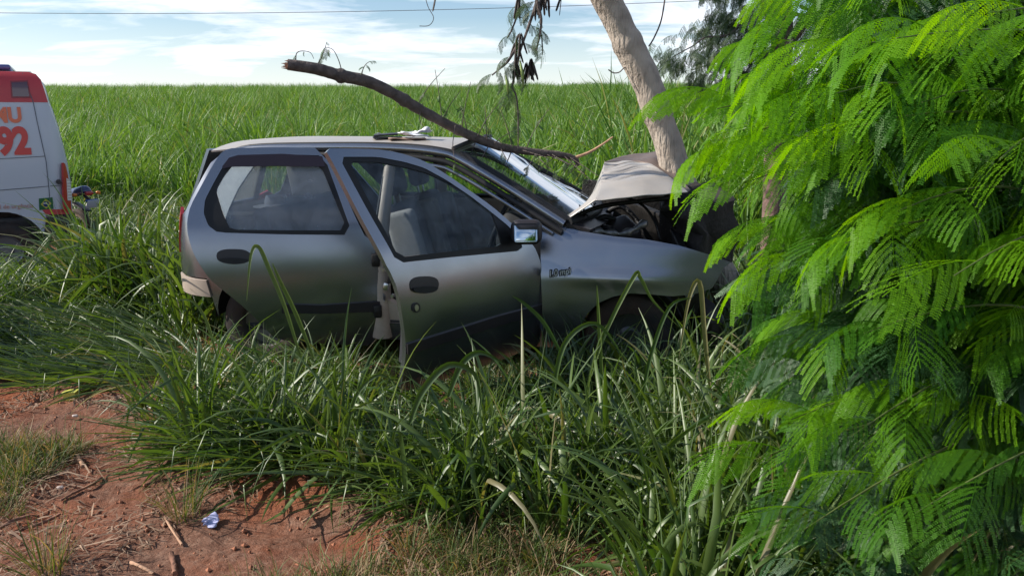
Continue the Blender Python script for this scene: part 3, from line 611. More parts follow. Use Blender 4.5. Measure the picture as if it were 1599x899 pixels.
patch('bonnet_flap', [W2(944, 253, 5.34), W2(965, 252, 5.42), W2(990, 252, 5.42), W2(1012, 255, 5.34), W2(1030, 266, 5.22), W2(1074, 299, 4.76)], [W2(962, 247, 5.6), W2(985, 241, 5.72), W2(1010, 238, 5.78), W2(1035, 238, 5.7), W2(1050, 262, 5.45), W2(1078, 296, 4.84)], 30, 10, mat('bonnet_underside', (.16, .13, .125), .55, .4, dust=.3), bon, 0, 0, 5)
tube('bonnet_rib', spline([W2(878, 352, 4.72), W2(905, 335, 4.78), W2(940, 322, 4.8), W2(1000, 314, 4.85), W2(1060, 308, 4.9)], 6), .014, GREASE, bon, 8)
tube('bonnet_stay', spline([W2(955, 300, 5.2), W2(1000, 318, 5.0), W2(1022, 345, 4.9), W2(1030, 372, 4.85)], 6), .009, GREASE, car, 8)
rbox('bonnet_hinge', (.10, .02, .07), W2(886, 352, 4.66), PAINTIN, bon, (0, -.4, 0), .02, 3)
# ================================================================= things on and in the car
Z4 = lambda lx, ly: CM@Vector(Mroof(lx, ly))
pr = Z4(.93, .62)
def sheet(name, w, h, mt, par, M, nz_=.01, th=.002, n=10, seed=0, irr=0):
    Vp = [(w*(i/n-.5)*(1+irr*noise.noise(Vector((i/n*2, j/n*2, 1.5)))-irr*abs(j/n-.5)), h*(j/n-.5)*(1+irr*noise.noise(Vector((i/n*2, j/n*2, 7.5)))-irr*.8*abs(i/n-.5)), nz_*noise.noise(Vector((i/n*3, j/n*3, seed)))*2) for j in range(n+1) for i in range(n+1)]
    Vp = [M@Vector(v) for v in Vp]
    Fp = np.array([(j*(n+1)+i, j*(n+1)+i+1, (j+1)*(n+1)+i+1, (j+1)*(n+1)+i) for j in range(n) for i in range(n)])
    o = mk(name, Vp, Fp, mt, par, True); md_ = o.modifiers.new('sheet', 'SOLIDIFY'); md_.thickness = th; return o
p0 = CM@Vector((*Mroof(.70, .55)[:2], Mroof(.70, .55)[2]+.004))
wal = empty('leather_wallet', Matrix.Translation(p0), 'black leather wallet lying open on the silver car roof', 'wallet')
LEA = mat('black_leather', (.014, .013, .016), .45, bump=.3, bscale=120)
rbox('cover', (.19, .13, .010), (0, 0, .006), LEA, wal, (0, 0, .2), .004); rbox('cover', (.16, .12, .010), (-.01, .01, .024), LEA, wal, (.05, -.06, .1), .004)
rbox('clasp', (.02, .03, .006), (-.05, -.04, .033), STEEL, wal, (0, 0, .4), .002)
p1 = CM@Vector((*Mroof(.88, .52)[:2], Mroof(.88, .52)[2]+.004))
pap = empty('crumpled_papers', Matrix.Translation(p1), 'crumpled white papers beside the black wallet on the car roof', 'papers')
PAPER = mat('white_paper', (.72, .74, .80), .8, var=.04); BROWNP = mat('brown_folder', (.28, .19, .15), .8, var=.1)
sheet('folder', .24, .12, BROWNP, pap, Matrix.Translation((-.05, 0, .006)) @ Matrix.Rotation(.2, 4, 'Z'), .004, .006)
sheet('sheet', .20, .12, PAPER, pap, Matrix.Translation((0, .0, .028)) @ Matrix.Rotation(.35, 4, 'Z') @ Matrix.Rotation(.12, 4, 'Y'), .014, .002, seed=3)
sheet('sheet', .17, .10, PAPER, pap, Matrix.Translation((.02, .02, .046)) @ Matrix.Rotation(-.3, 4, 'Z') @ Matrix.Rotation(-.15, 4, 'Y'), .018, .002, seed=8)
hp = CM@Vector((-.14, .60, .947))
hat = empty('straw_hat', Matrix.Translation(hp), 'pale brimmed hat lying on the parcel shelf behind the rear seat', 'hat')
lathe('brim', [(.0, .004), (.07, .004), (.12, .0), (.15, .010), (.15, .014), (.115, .006), (.07, .010)], mat('pale_felt', (.55, .55, .58), .9), hat, (0, 0, 0), 'Z', 28)
lathe('crown', [(.075, .006), (.072, .05), (.06, .085), (.03, .092), (0, .088)], mat('pale_felt_crown', (.45, .46, .52), .9), hat, (0, 0, 0), 'Z', 28)
# ================================================================= ambulance
aT = Vector((-5.86, 10.45, 0)); AD = Vector((-math.cos(rad(29)), -math.sin(rad(29)), 0)); AI = Vector((-math.sin(rad(29)), math.cos(rad(29)), 0))
ag = ground_z(aT.x-2, aT.y-1)
AMB = Matrix.Translation((aT.x, aT.y, ag)) @ Matrix((( -AD.x, AI.x, 0, 0), (-AD.y, AI.y, 0, 0), (0, 0, 1, 0), (0, 0, 0, 1)))
amb = empty('ambulance', AMB, 'white and red ambulance van with 192 lettering, parked at the left edge beyond the grass', 'ambulance')
AW = 2.05
def ab(z): t = max(0, z-1.15); return .012*(z-1.0)**2+.055*t*t+max(0, z-2.45)**2*2.2
def Ma(x, z, o=0): return (x, ab(z)-o+ .10*max(0, 1+x/.12)**2*(1 if x > -.12 else 0), z)
def Maf(x, z, o=0): return (x, AW-ab(z)+o, z)
tA = lambda pts: trace(Ma, pts, amb, (-.5, 1))
zt = tA([(40, 112)])[0][1]
edge = tA([(113, 334), (112, 300), (107, 270), (99, 236), (90, 202), (81, 175), (75, 160), (70, 143), (64, 125), (56, 116), (44, 112.5)])
whx, whz, whr = tA([(8, 387)])[0][0], .36, .36
archA = [(whx+.47*math.cos(a), .40+.47*math.sin(a)) for a in [math.pi*k/16 for k in range(17)]]
zr = tA([(60, 160)])[0][1]; zb = tA([(80, 334)])[0][1]; zs = tA([(80, 328)])[0][1]
def bodyside(M, fl, nm=''):
    o = [(-5.4, .45), (-5.5, .9), (-4.9, 1.35), (-4.2, 2.15), (-3.9, zt-.08), (-3.6, zt)]+edge[::-1]+[(edge[0][0], zb)]+[(whx+.50, zb)]+[p for p in archA]+[(whx-.50, .42), (-4.0, .42)]
    return panel('body_side', M, o, [], WPAINT, amb, .03, .25, .12, flip=fl)
bodyside(Ma, 1); bodyside(Maf, -1)
def strip(nm, pts, off, m, par=amb, th=.004, raw=False): return panel(nm, lambda x, z: Ma(x, z, off), pts if raw else tA(pts), [], m, par, th, .3, .15, flip=1)
strip('red_roof_band', [(x, z) for x, z in edge if z > zr+.01][0:1] and [(edge[6][0], edge[6][1])]+edge[7:]+[(-3.6, zt), (-3.88, zt-.12), (-4.15, zr)], .004, RPAINT, raw=True)
strip('red_sill_band', [(edge[0][0], edge[0][1]), (edge[0][0], edge[0][1]+.07), (whx+.46, zs+.02), (whx+.50, zs-.05)], .005, RPAINT, raw=True)
sw = strip('side_window', [(18, 129), (42, 128), (46, 151), (20, 151)], .012, mat('reddish_glass', (.10, .05, .07), .1, 0, .8)); strip('window_seal', [(16, 126.5), (43.5, 125.5), (48.5, 153), (18, 153.5)], .009, mat('red_seal', (.25, .04, .05), .5))
SEAM = mat('panel_gap', (.10, .11, .14), .6)
def seam(pts, w=1.0, nm='panel_gap'):
    a = [(x-w/2, y) for x, y in pts]; b = [(x+w/2, y) for x, y in pts[::-1]]; strip(nm, a+b, .007, SEAM)
seam([(35, 114), (44, 138), (52, 160), (58, 190), (67, 230), (72, 252), (76, 290), (79, 325)], 1.2)
def hseam(pts, w=1.0):
    strip('panel_gap', [(x, y-w/2) for x, y in pts]+[(x, y+w/2) for x, y in pts[::-1]], .007, SEAM)
hseam([(-200, 262), (0, 248), (70, 244)], .9); hseam([(-200, 305), (0, 297), (97, 289)], 1.0)
rp = []
tl = strip('tail_lamp', [(99, 254), (102, 256), (105, 268), (109, 290), (112, 328), (100, 330), (99, 300)], .012, REDL, th=.03)
strip('lamp_lens', [(104, 278), (109, 281), (113, 312), (106, 313)], .016, WHL, th=.01, par=tl)
for i in range(7):
    y = 281+i*4.6; strip('lens_bar', [(104.5+i*.35, y), (110+i*.4, y), (110+i*.4, y+1), (104.5+i*.35, y+1)], .019, mat('lens_gap', (.35, .2, .2), .4) if i == 0 else bpy.data.materials['lens_gap'], th=.004, par=tl)
kc = tA([(91.5, 284)])[0]; lathe('fuel_cap', [(0, -.03), (.026, -.03), (.032, -.01), (.032, .01)], PLAST, amb, (kc[0], Ma(*kc)[1], kc[1]), 'Y', 16)
panel('rear_bumper', lambda x, z: Ma(x, z, .02), [(edge[0][0]+.03, zb-.02), (whx+.50, zb-.05), (whx+.42, .42), (edge[0][0]+.03, .42)], [], PLAST, amb, .05, .2, .1, flip=1)
ex = max(p[0] for p in edge)
def Mar(y, z):
    xs = [p[0] for p in edge][::-1]; zs_ = [p[1] for p in edge][::-1]
    zz = np.interp(z, sorted(zs_), [x for _, x in sorted(zip(zs_, xs))]); k = (y-AW/2)/(AW/2); return (float(zz)-.02*k*k, y, z)
panel('rear_doors', Mar, [(.10, .4), (.12, 1.3), (.25, 2.2), (.45, zt-.03), (AW-.45, zt-.03), (AW-.25, 2.2), (AW-.12, 1.3), (AW-.10, .4)], [], WPAINT, amb, .03, .2, .12, flip=1); bpy.data.objects['rear_doors'].name = 'back_doors'
rx = edge[-1][0]
panel('roof', lambda x, y: (x, y, zt-.035+.05*(1-((y-AW/2)/(AW/2))**4)), [(-3.7, .42), (rx+.02, .42), (rx+.02, AW-.42), (-3.7, AW-.42)], [], WPAINT, amb, .03, .3, .12, flip=1)
for s, M in ((1, Ma), (-1, Maf)):
    tube('roof_edge', [(x, Ma(x, zt-.06)[1]+.10 if s > 0 else AW-Ma(x, zt-.06)[1]-.10, zt-.10) for x in np.linspace(-3.7, rx, 6)], .10, RPAINT, amb, 14)
panel('windscreen', lambda y, z: (-5.45+max(0, z-1.35)*.85, y, z), [(.12, 1.3), (.3, 2.2), (AW-.3, 2.2), (AW-.12, 1.3)], [], mat('dark_glass', (.02, .025, .03), .05, 0, .8), amb, .02, .3, .2, flip=1)
panel('nose', lambda y, z: (-5.55, y, z), [(.05, .4), (.05, 1.3), (AW-.05, 1.3), (AW-.05, .4)], [], WPAINT, amb, .02, .3, .2, flip=1)
rbox('underbody', (4.9, AW-.3, .3), (-2.85, AW/2, .45), DARK, amb, (0, 0, 0), .02)
for wx in (whx, -4.6):
    for yy, s in ((.14, -1), (AW-.14, 1)):
        w = lathe('wheel', [(.20, -.10), (.25, -.11), (.31, -.105), (.345, -.08), (.36, -.03), (.36, .03), (.345, .08), (.31, .105), (.25, .11), (.20, .10)], TYRE, amb, (wx, yy, .36), 'Y', 36)
        lathe('wheel_rim', [(0, .10*s), (.07, .10*s), (.09, .05*s), (.17, .06*s), (.19, .09*s), (.21, .10*s)], mat('grey_rim', (.25, .25, .27), .4, .7), w, (wx, yy, .36), 'Y', 32)
lb = tA([(14, 107)])[0]; rbox('light_bar', (.75, 1.3, .07), (lb[0]-.36, AW/2, lb[1]+.02), mat('blue_lens', (.09, .10, .28), .2, 0, .6), amb, (0, 0, 0), .03, 3)
rbox('light_bar_mount', (.5, 1.0, .05), (lb[0]-.36, AW/2, lb[1]-.05), STEEL, amb, (0, 0, 0), .01)
def sidetext(txt, x1px, x0px, ybpx, ytpx, m, bold, nm):
    a = tA([(x0px, ybpx)])[0]; b2 = tA([(x1px, ybpx)])[0]; t = tA([(x1px, ytpx)])[0]
    me = text_mesh(txt, 1, .003, bold); xs = [v.co.x for v in me.vertices]; ys = [v.co.y for v in me.vertices]; w, h = max(xs)-min(xs), max(ys)-min(ys)
    return me, a, b2, t, w, h, min(xs), min(ys)
def place_text(txt, ref, refpx, ybpx, ytpx, m, bold, nm):
    # ref: index of glyph run drawn between refpx = (left, right); whole word scaled by it
    me = text_mesh(txt, 1, .003, bold); ms = text_mesh(ref, 1, .003, bold)
    w = lambda q: (min(v.co.x for v in q.vertices), max(v.co.x for v in q.vertices)); h = (min(v.co.y for v in me.vertices), max(v.co.y for v in me.vertices))
    l_ = tA([(refpx[0], ybpx)])[0]; r_ = tA([(refpx[1], ybpx)])[0]; t_ = tA([(refpx[1], ytpx)])[0]
    a0, a1 = w(ms); sxx = (r_[0]-l_[0])/(a1-a0); szz = (t_[1]-r_[1])/(h[1]-h[0]); xr = w(me)[1]
    for v in me.vertices:
        x = r_[0]+(v.co.x-xr)*sxx; z = r_[1]+(v.co.y-h[0])*szz; v.co = Vector(Ma(x, z, .006+v.co.z))
    me.materials.append(m); bpy.data.meshes.remove(ms); return link(nm, me, amb)
place_text('SAMU', 'U', (14, 35), 192, 167, LORG, .045, 'lettering')
place_text('192', '2', (23, 50), 243, 197, LRED, .05, 'lettering')
place_text('Atendimento móvel de urgência', 'urgência', (19, 53), 326, 317, mat('pink_lettering', (.55, .28, .24), .6), .0, 'lettering')
fl = strip('flag', [(60.5, 310), (82, 308), (83.5, 326), (61.5, 328)], .006, mat('flag_green', (.01, .11, .03), .5))
strip('flag_rhombus', [(63.5, 319), (71.5, 310.5), (80.5, 317.5), (72.5, 326)], .009, mat('flag_yellow', (.45, .42, .06), .5), par=fl)
strip('flag_disc', [(72+4.6*math.cos(a), 318.3+4.6*math.sin(a)) for a in [2*math.pi*k/20 for k in range(20)]], .012, mat('flag_blue', (.01, .02, .12), .5), par=fl)
strip('flag_band', [(67.6, 317), (72, 316.6), (76.4, 319.2), (76.2, 320), (72, 318), (67.6, 318)], .015, WHL, par=fl)
rbox('mud_flap', (.03, .30, .38), (whx+.47, .2, .24), mat('red_flap', (.42, .05, .03), .6), amb, (0, .15, 0), .005)
# ================================================================= motorcycle behind the ambulance
mb = atY(126, 300, 12.3); mz = ground_z(mb.x, mb.y)
MBM = Matrix.Translation((mb.x, mb.y, mz)) @ Matrix.Rotation(rad(-28), 4, 'Z')
bike = empty('motorcycle', MBM, 'dark blue motorcycle with tilted number plate, half hidden behind the ambulance', 'motorcycle')
BL = mat('dark_blue_plastic', (.02, .03, .10), .25, 0, .6, coat=.4)
for x in (-.15, -1.45):
    t_ = lathe('wheel', [(.24, -.04), (.28, -.05), (.31, -.02), (.31, .02), (.28, .05), (.24, .04)], TYRE, bike, (x, 0, .31), 'Y', 32)
    lathe('wheel_rim', [(.20, -.03), (.24, -.035), (.24, .035), (.20, .03)], STEEL, t_, (x, 0, .31), 'Y', 32)
    for k in range(6):
        a = k*math.pi/3; tube('spoke', [(x, 0, .31), (x+.22*math.cos(a), 0, .31+.22*math.sin(a))], .010, GREASE, t_, 6)
rbox('tail_fairing', (.50, .20, .12), (-.06, 0, .90), BL, bike, (0, -.22, 0), .05, 4, taper=(.8, .7))
rbox('seat', (.62, .26, .10), (-.5, 0, .84), RUB, bike, (0, -.03, 0), .04, 4)
rbox('fuel_tank', (.46, .28, .24), (-.98, 0, .90), BL, bike, (0, .1, 0), .1, 4)
rbox('engine', (.42, .30, .36), (-.82, 0, .46), GREASE, bike, (0, 0, 0), .05, 3)
rbox('number_plate', (.008, .20, .15), (.26, 0, .72), mat('plate', (.55, .6, .72), .4), bike, (0, .55, 0), .004)
rbox('plate_header', (.009, .196, .036), (.243, 0, .775), mat('plate_blue', (.03, .08, .35), .4), bike, (0, .55, 0), .002)
me = text_mesh('RTM 4B', .06, .002); me.transform(Matrix.Translation((.268, -.085, .69)) @ Matrix.Rotation(.55, 4, 'Y') @ Matrix.Rotation(rad(90), 4, 'Z') @ Matrix.Rotation(rad(90), 4, 'X')); me.materials.append(BL); bpy.data.meshes.remove(me)
rbox('plate_bracket', (.2, .05, .03), (.15, 0, .80), PLAST, bike, (0, .5, 0), .01)
rbox('tail_lamp', (.06, .12, .06), (.20, 0, .88), REDL, bike, (0, 0, 0), .02, 3)
for y in (-.17, .17):
    tube('indicator_stem', [(.12, y*.4, .86), (.14, y, .87)], .010, PLAST, bike, 6); rbox('indicator', (.05, .07, .05), (.14, y*1.15, .87), ORL, bike, (0, 0, 0), .02, 3)
    tube('fork', [(-1.45, y*.5, .31), (-1.25, y*.5, .95)], .02, STEEL, bike, 8)
tube('frame', [(-.15, .05, .31), (-.7, .09, .40), (-1.25, 0, .85)], .022, PLAST, bike, 8); tube('exhaust', spline([(-.8, -.16, .3), (-.4, -.18, .32), (0, -.18, .45)], 5), .04, STEEL, bike, 10)
tube('handlebar', spline([(-1.1, -.36, 1.08), (-1.22, -.2, 1.05), (-1.22, .2, 1.05), (-1.1, .36, 1.08)], 5), .014, PLAST, bike, 8)
rbox('mudguard', (.34, .12, .02), (-.02, 0, .66), PLAST, bike, (0, .35, 0), .008)
# ================================================================= overhead cable
cab = []
for k in range(41):
    t = k/40; a = atY(-500, 22, 30); b_ = atY(1500, -8, 30); p = Vector(a).lerp(Vector(b_), t); cab.append(p+Vector((0, 0, -.55*4*t*(1-t)+.28)))
tag(tube('power_cable', cab, .010, mat('cable', (.14, .14, .16), .6), None, 6), 'thin dark overhead cable crossing the sky', 'cable')
# ================================================================= leaf and blade generators
def blades(n, seed, rb, Lr, Wr, lean, droop, segs=7, kinkp=.15, az=None, azs=.5, fold=.25, basez=0, upcurl=0):
    g = np.random.default_rng(seed); U = lambda a, b_: g.uniform(a, b_, n)
    ph = U(0, 2*np.pi) if az is None else az+g.normal(0, azs, n)
    r = rb*np.sqrt(U(0, 1)); pa = U(0, 2*np.pi)
    if az is None: pa = ph+g.normal(0, .8, n)
    P = np.stack([r*np.cos(pa), r*np.sin(pa), np.full(n, basez)], 1); Ln = U(*Lr); Wd = U(*Wr); th0 = U(*lean); dr = U(*droop)
    kk = g.uniform(0, 1, n) < kinkp; kp = g.integers(2, segs, n); ka = U(.8, 1.9); tw = g.normal(0, .5, n); tw2 = g.normal(0, .9, n)
    pts = []; th = th0.copy()
    for s in range(segs+1):
        t = s/segs; th = th0+dr*t**1.6+np.where(kk & (s >= kp), ka, 0); ph2 = ph+tw2*.25*t
        T = np.stack([np.sin(th)*np.cos(ph2), np.sin(th)*np.sin(ph2), np.cos(th)], 1)
        S = np.stack([-np.sin(ph2), np.cos(ph2), np.zeros(n)], 1); Nn = np.cross(S, T); a = tw+tw2*t
        S2 = S*np.cos(a)[:, None]+Nn*np.sin(a)[:, None]; N2 = np.cross(S2, T)
        w = Wd*min(1, .35+t*2.2)*(1-max(0, (t-.35)/.65)**1.8)*.5+.0004
        c = P.copy(); lft = c-S2*w[:, None]; rgt = c+S2*w[:, None]; mid = c-N2*(w*fold*2)[:, None]
        pts.append(np.stack([lft, mid, rgt], 1)); P = P+T*(Ln/segs)[:, None]
    V = np.stack(pts, 1).reshape(-1, 3); V[:, 2] = np.maximum(V[:, 2], .004) if not upcurl else V[:, 2]
    k = (segs+1)*3; b0 = (np.arange(n)*k)[:, None]; Fl = []
    for s in range(segs):
        o = s*3; Fl.append(np.stack([b0[:, 0]+o, b0[:, 0]+o+1, b0[:, 0]+o+4, b0[:, 0]+o+3], 1)); Fl.append(np.stack([b0[:, 0]+o+1, b0[:, 0]+o+2, b0[:, 0]+o+5, b0[:, 0]+o+4], 1))
    return V, np.concatenate(Fl), np.repeat(g.uniform(0, 1, n)*.999, k)
def cat(parts):
    V = []; Fc = []; A = []; o = 0
    for v, f, a in parts: V.append(v); Fc.append(f+o); A.append(a); o += len(v)
    return np.concatenate(V), np.concatenate(Fc), np.concatenate(A)
def variants(name, meshes):
    c = bpy.data.collections.new(name)
    for i, me in enumerate(meshes): c.objects.link(bpy.data.objects.new(name+'_%02d' % i, me))
    return c
def gn(coll):
    t = bpy.data.node_groups.new('scatter_'+coll.name, 'GeometryNodeTree'); t.interface.new_socket('Geometry', in_out='INPUT', socket_type='NodeSocketGeometry'); t.interface.new_socket('Geometry', in_out='OUTPUT', socket_type='NodeSocketGeometry')
    n = t.nodes; l = t.links; gi = n.new('NodeGroupInput'); go = n.new('NodeGroupOutput'); ip = n.new('GeometryNodeInstanceOnPoints'); ci = n.new('GeometryNodeCollectionInfo')
    ci.inputs['Collection'].default_value = coll; ci.inputs['Separate Children'].default_value = True; ci.inputs['Reset Children'].default_value = True
    def na(nm, ty): a = n.new('GeometryNodeInputNamedAttribute'); a.data_type = ty; a.inputs['Name'].default_value = nm; return a.outputs['Attribute']
    er = n.new('FunctionNodeEulerToRotation'); l.new(na('rot', 'FLOAT_VECTOR'), er.inputs[0])
    l.new(gi.outputs[0], ip.inputs['Points']); l.new(ci.outputs[0], ip.inputs['Instance']); ip.inputs['Pick Instance'].default_value = True
    l.new(na('idx', 'INT'), ip.inputs['Instance Index']); l.new(er.outputs[0], ip.inputs['Rotation']); l.new(na('scl', 'FLOAT'), ip.inputs['Scale']); l.new(ip.outputs[0], go.inputs[0]); return t
GN = {}
def scatter(name, P, R, S, I, coll, parent=None):
    P = np.asarray(P, dtype=np.float32).reshape(-1, 3)
    if parent is not None:
        Mi = np.array(MW[parent.name].inverted()); P = (P@Mi[:3, :3].T+Mi[:3, 3]).astype(np.float32)
    me = bpy.data.meshes.new(name); me.vertices.add(len(P)); me.vertices.foreach_set('co', P.ravel())
    a = me.attributes.new('rot', 'FLOAT_VECTOR', 'POINT'); a.data.foreach_set('vector', np.asarray(R, dtype=np.float32).ravel())
    a = me.attributes.new('scl', 'FLOAT', 'POINT'); a.data.foreach_set('value', np.asarray(S, dtype=np.float32))
    a = me.attributes.new('idx', 'INT', 'POINT'); a.data.foreach_set('value', np.asarray(I, dtype=np.int32)); me.update()
    o = link(name, me, parent)
    if coll.name not in GN: GN[coll.name] = gn(coll)
    m = o.modifiers.new('scatter', 'NODES'); m.node_group = GN[coll.name]; o['kind'] = 'stuff'; return o
g = np.random.default_rng(11)
gzv = lambda X, Y: np.array([ground_z(float(a), float(b_)) for a, b_ in zip(X, Y)])
# ---- sugar cane field
cm = []
for i in range(8):
    parts = [blades(34, 100+i, .30, (1.0, 1.9), (.022, .042), (.02, .38), (.3, 1.5), 6, .12), blades(16, 200+i, .35, (.7, 1.2), (.02, .035), (.3, .9), (.6, 1.8), 5, .2), blades(8, 300+i, .35, (.5, 1.0), (.015, .03), (.6, 1.3), (.5, 1.2), 4, .3)]
    V, Fc, A = cat(parts); cm.append(mkmesh('cane', V, Fc, CANE, False, {'bv': A}))
cfar = []
for i in range(5):
    V, Fc, A = blades(80, 400+i, 1.1, (1.1, 2.1), (.028, .055), (.0, .45), (.3, 1.3), 4, .1); cfar.append(mkmesh('cane_row', V, Fc, CANE, False, {'bv': A}))
CC = variants('cane', cm); CF = variants('cane_row', cfar)
X = []; Y = []
def wedge(y0, y1, dens, out):
    area_n = int(dens*(y1-y0)*((y1+y0)/2*1.5)); yy = np.sqrt(g.uniform(y0*y0, y1*y1, area_n)); xx = g.uniform(-.78, .80, area_n)*yy
    for a, b_ in zip(xx, yy):
        if b_ > edgeY(a)+.2: out.append((a, b_))
pn = []; wedge(8, 30, 3.2, pn); wedge(30, 46, 1.0, pn)
pn = np.array(pn); zz = gzv(pn[:, 0], pn[:, 1])
nrt = np.clip((pn[:, 0]+4)/8, 0, 1)
sc = (g.uniform(.70, 1.02, len(pn)))*(1+.26*nrt)*np.array([1+.5*noise.noise(Vector((a*.22, b_*.3, 4)))+.2*noise.noise(Vector((a*.7, b_*.7, 8))) for a, b_ in pn])
scatter('sugar_cane_field', np.column_stack([pn, zz]), np.column_stack([g.normal(0, .06, len(pn)), g.normal(0, .06, len(pn)), g.uniform(0, 6.28, len(pn))]), sc, g.integers(0, 8, len(pn)), CC)
pf = []; wedge(40, 85, .55, pf); wedge(85, 175, .16, pf)
pf = np.array(pf); zz = gzv(pf[:, 0], pf[:, 1]); zz = np.where(pf[:, 1] > 140, zz-(pf[:, 1]-140)*.045, zz)
scatter('distant_sugar_cane', np.column_stack([pf, zz-.1]), np.column_stack([np.zeros(len(pf)), np.zeros(len(pf)), g.uniform(0, 6.28, len(pf))]), g.uniform(.7, 1.2, len(pf)), g.integers(0, 5, len(pf)), CF)
# the field on the other side of the track, behind the photographer
pb = np.column_stack([g.uniform(-22, 22, 1500), -g.uniform(3.5, 12, 1500)]); zz = gzv(pb[:, 0], pb[:, 1])
scatter('opposite_cane_field', np.column_stack([pb, zz]), np.column_stack([np.zeros(1500), np.zeros(1500), g.uniform(0, 6.28, 1500)]), g.uniform(.5, 1.0, 1500), g.integers(0, 5, 1500), CF)
# ---- broad roadside grass
gm_ = []
for i in range(16):
    parts = [blades(10, 500+i, .09, (.45, .9), (.014, .034), (.02, .5), (.2, 2.0), 10, .5), blades(8, 600+i, .14, (.3, .62), (.009, .019), (.4, 1.3), (.4, 1.5), 7, .35), blades(5, 650+i, .10, (.4, .8), (.003, .006), (.1, .5), (.1, .6), 5, .1)]
    V, Fc, A = cat(parts); gm_.append(mkmesh('broad_grass', V, Fc, GRASS, True, {'bv': A}))
for i in range(5):   # flattened, swept to the left
    V, Fc, A = blades(18, 700+i, .16, (.45, .9), (.012, .026), (1.0, 1.5), (.0, .6), 8, .15, az=math.pi*1.04, azs=.45); gm_.append(mkmesh('broad_grass', V, Fc, GRASS, True, {'bv': A}))
GC = variants('broad_grass', gm_)
def inpoly(x, y, P):
    c = False; j = len(P)-1
    for i in range(len(P)):
        if (P[i][1] > y) != (P[j][1] > y) and x < (P[j][0]-P[i][0])*(y-P[i][1])/(P[j][1]-P[i][1])+P[i][0]: c = not c
        j = i
    return c
def carxy(x, y):
    q_ = CM.inverted()@Vector((x, y, 0)); return q_.x, q_.y
def clear_of_doors(x, y, m=.05):
    a, b_ = carxy(x, y)
    if -.62 < a < 2.75 and -.03-m < b_ < WID+.05: return False
    for H, be, Ln in (((.80, -.015), rad(25), 1.08), ((1.82, -.015), rad(55), 1.08)):
        d = Vector((-math.cos(be), -math.sin(be))); v = Vector((a-H[0], b_-H[1])); u = v.dot(d); w = abs(v.x*d.y-v.y*d.x)
        if -.05 < u < Ln+m and w < m: return False
    return True
# bare soil boundary traced on the ground (world x,y of ground points seen at these pixels)
soil = [(-400, 575), (60, 590), (105, 600), (110, 660), (230, 668), (300, 690), (330, 745), (480, 745), (570, 800), (640, 810), (760, 840), (900, 868), (1000, 899), (1000, 1300), (-400, 1300)]
soilW = [tuple(atG(*p)[:2]) for p in soil]
flatp = [tuple(atG(*p)[:2]) for p in [(-60, 510), (60, 490), (250, 500), (330, 560), (320, 620), (100, 600), (-60, 590)]]
pts = []; rot = []; scl = []; idx = []
r_ = random.Random(5)
def addc(x, y, s, i, az=None, tilt=.08):
    pts.append((x, y, ground_z(x, y)-.01)); rot.append((r_.gauss(0, tilt), r_.gauss(0, tilt), r_.uniform(0, 6.283) if az is None else az)); scl.append(s); idx.append(i)
c1_ = atG(112, 640); c2_ = atG(640, 655); c3_ = atG(600, 575); BARE = [(c1_.x, c1_.y, .42), (c2_.x, c2_.y, .30), (c3_.x, c3_.y, .25)]
for _ in range(6400):
    x = r_.uniform(-7.0, 3.4); y = r_.uniform(1.7, 8.6)
    if abs(x) > .80*y+.6: continue
    if inpoly(x, y, soilW) or not clear_of_doors(x, y, .10): continue
    if any(math.hypot(x-c[0], y-c[1]) < c[2] for c in BARE): continue
    a, b_ = carxy(x, y); dens = 1.0; s = r_.uniform(.65, 1.05)
    if inpoly(x, y, flatp):
        if r_.random() < .55 and not (-.2 < x-c1_.x < 1.15 and -.35 < y-c1_.y < .45): addc(x, y, r_.uniform(.6, .9), 16+r_.randrange(5), r_.gauss(0, .4), .05)
        continue
    # grass shorter right before the car doors so that they stay visible
    if b_ < 0 and -.3 < a < 1.9 and b_ > -1.25: s *= .62 + .25*max(0, -b_-.6); dens = .75
    elif b_ < 0 and a >= 1.9 and b_ > -1.2: s *= .80; dens = .9
    elif a < -.45 and y > 4.6:
        s *= 1.12+.30*min(1, (y-4.6)/1.6); dens = .95
        if x < -.56*y and y > 5.6: s *= .6
    if x > -1.2 and y > 6.6: dens *= .4
    if r_.random() > dens*.62: continue
    ppx, ppy = proj((x, y, ground_z(x, y)))
    if y < 5.5 and 300 < ppx < 1150:      # trodden down in front of the car by the people who opened it
        cap = float(np.interp(ppx, [300, 400, 590, 630, 700, 760, 840, 900, 1150], [440, 482, 530, 598, 590, 560, 505, 490, 470])); D_ = (Vector((x, y, .3))-CP).dot(FW)
        s = min(s, max(.16, (ppy-cap)/F*D_/.66)*r_.uniform(.8, 1.2))
    if y > 5 and ppx < 135:
        D_ = (Vector((x, y, .3))-CP).dot(FW); s = min(s, max(.15, (ppy-(395 if ppx < 62 else 345))/F*D_/.70))
    if s < .2: continue
    addc(x, y, s, r_.randrange(16))
for _ in range(260):  # swept clumps lying over the edge of the soil
    px = r_.choice([(120, 330, 590, 650), (230, 480, 600, 720), (430, 700, 560, 700), (600, 800, 640, 780)]); p = atG(r_.uniform(px[0]+60, px[1]+60), r_.uniform(px[2], px[3]))
    if clear_of_doors(p.x, p.y, .2) and not any(math.hypot(p.x-c[0]-.25, p.y-c[1]) < c[2] for c in BARE) and not inpoly(p.x, p.y, soilW) and not (-.2 < p.x-c1_.x < 1.15 and -.35 < p.y-c1_.y < .35): addc(p.x, p.y, r_.uniform(.6, 1.0), 16+r_.randrange(5), r_.gauss(.25, .3), .08)
print('grass clumps', len(pts), 'cane', len(pn), len(pf))
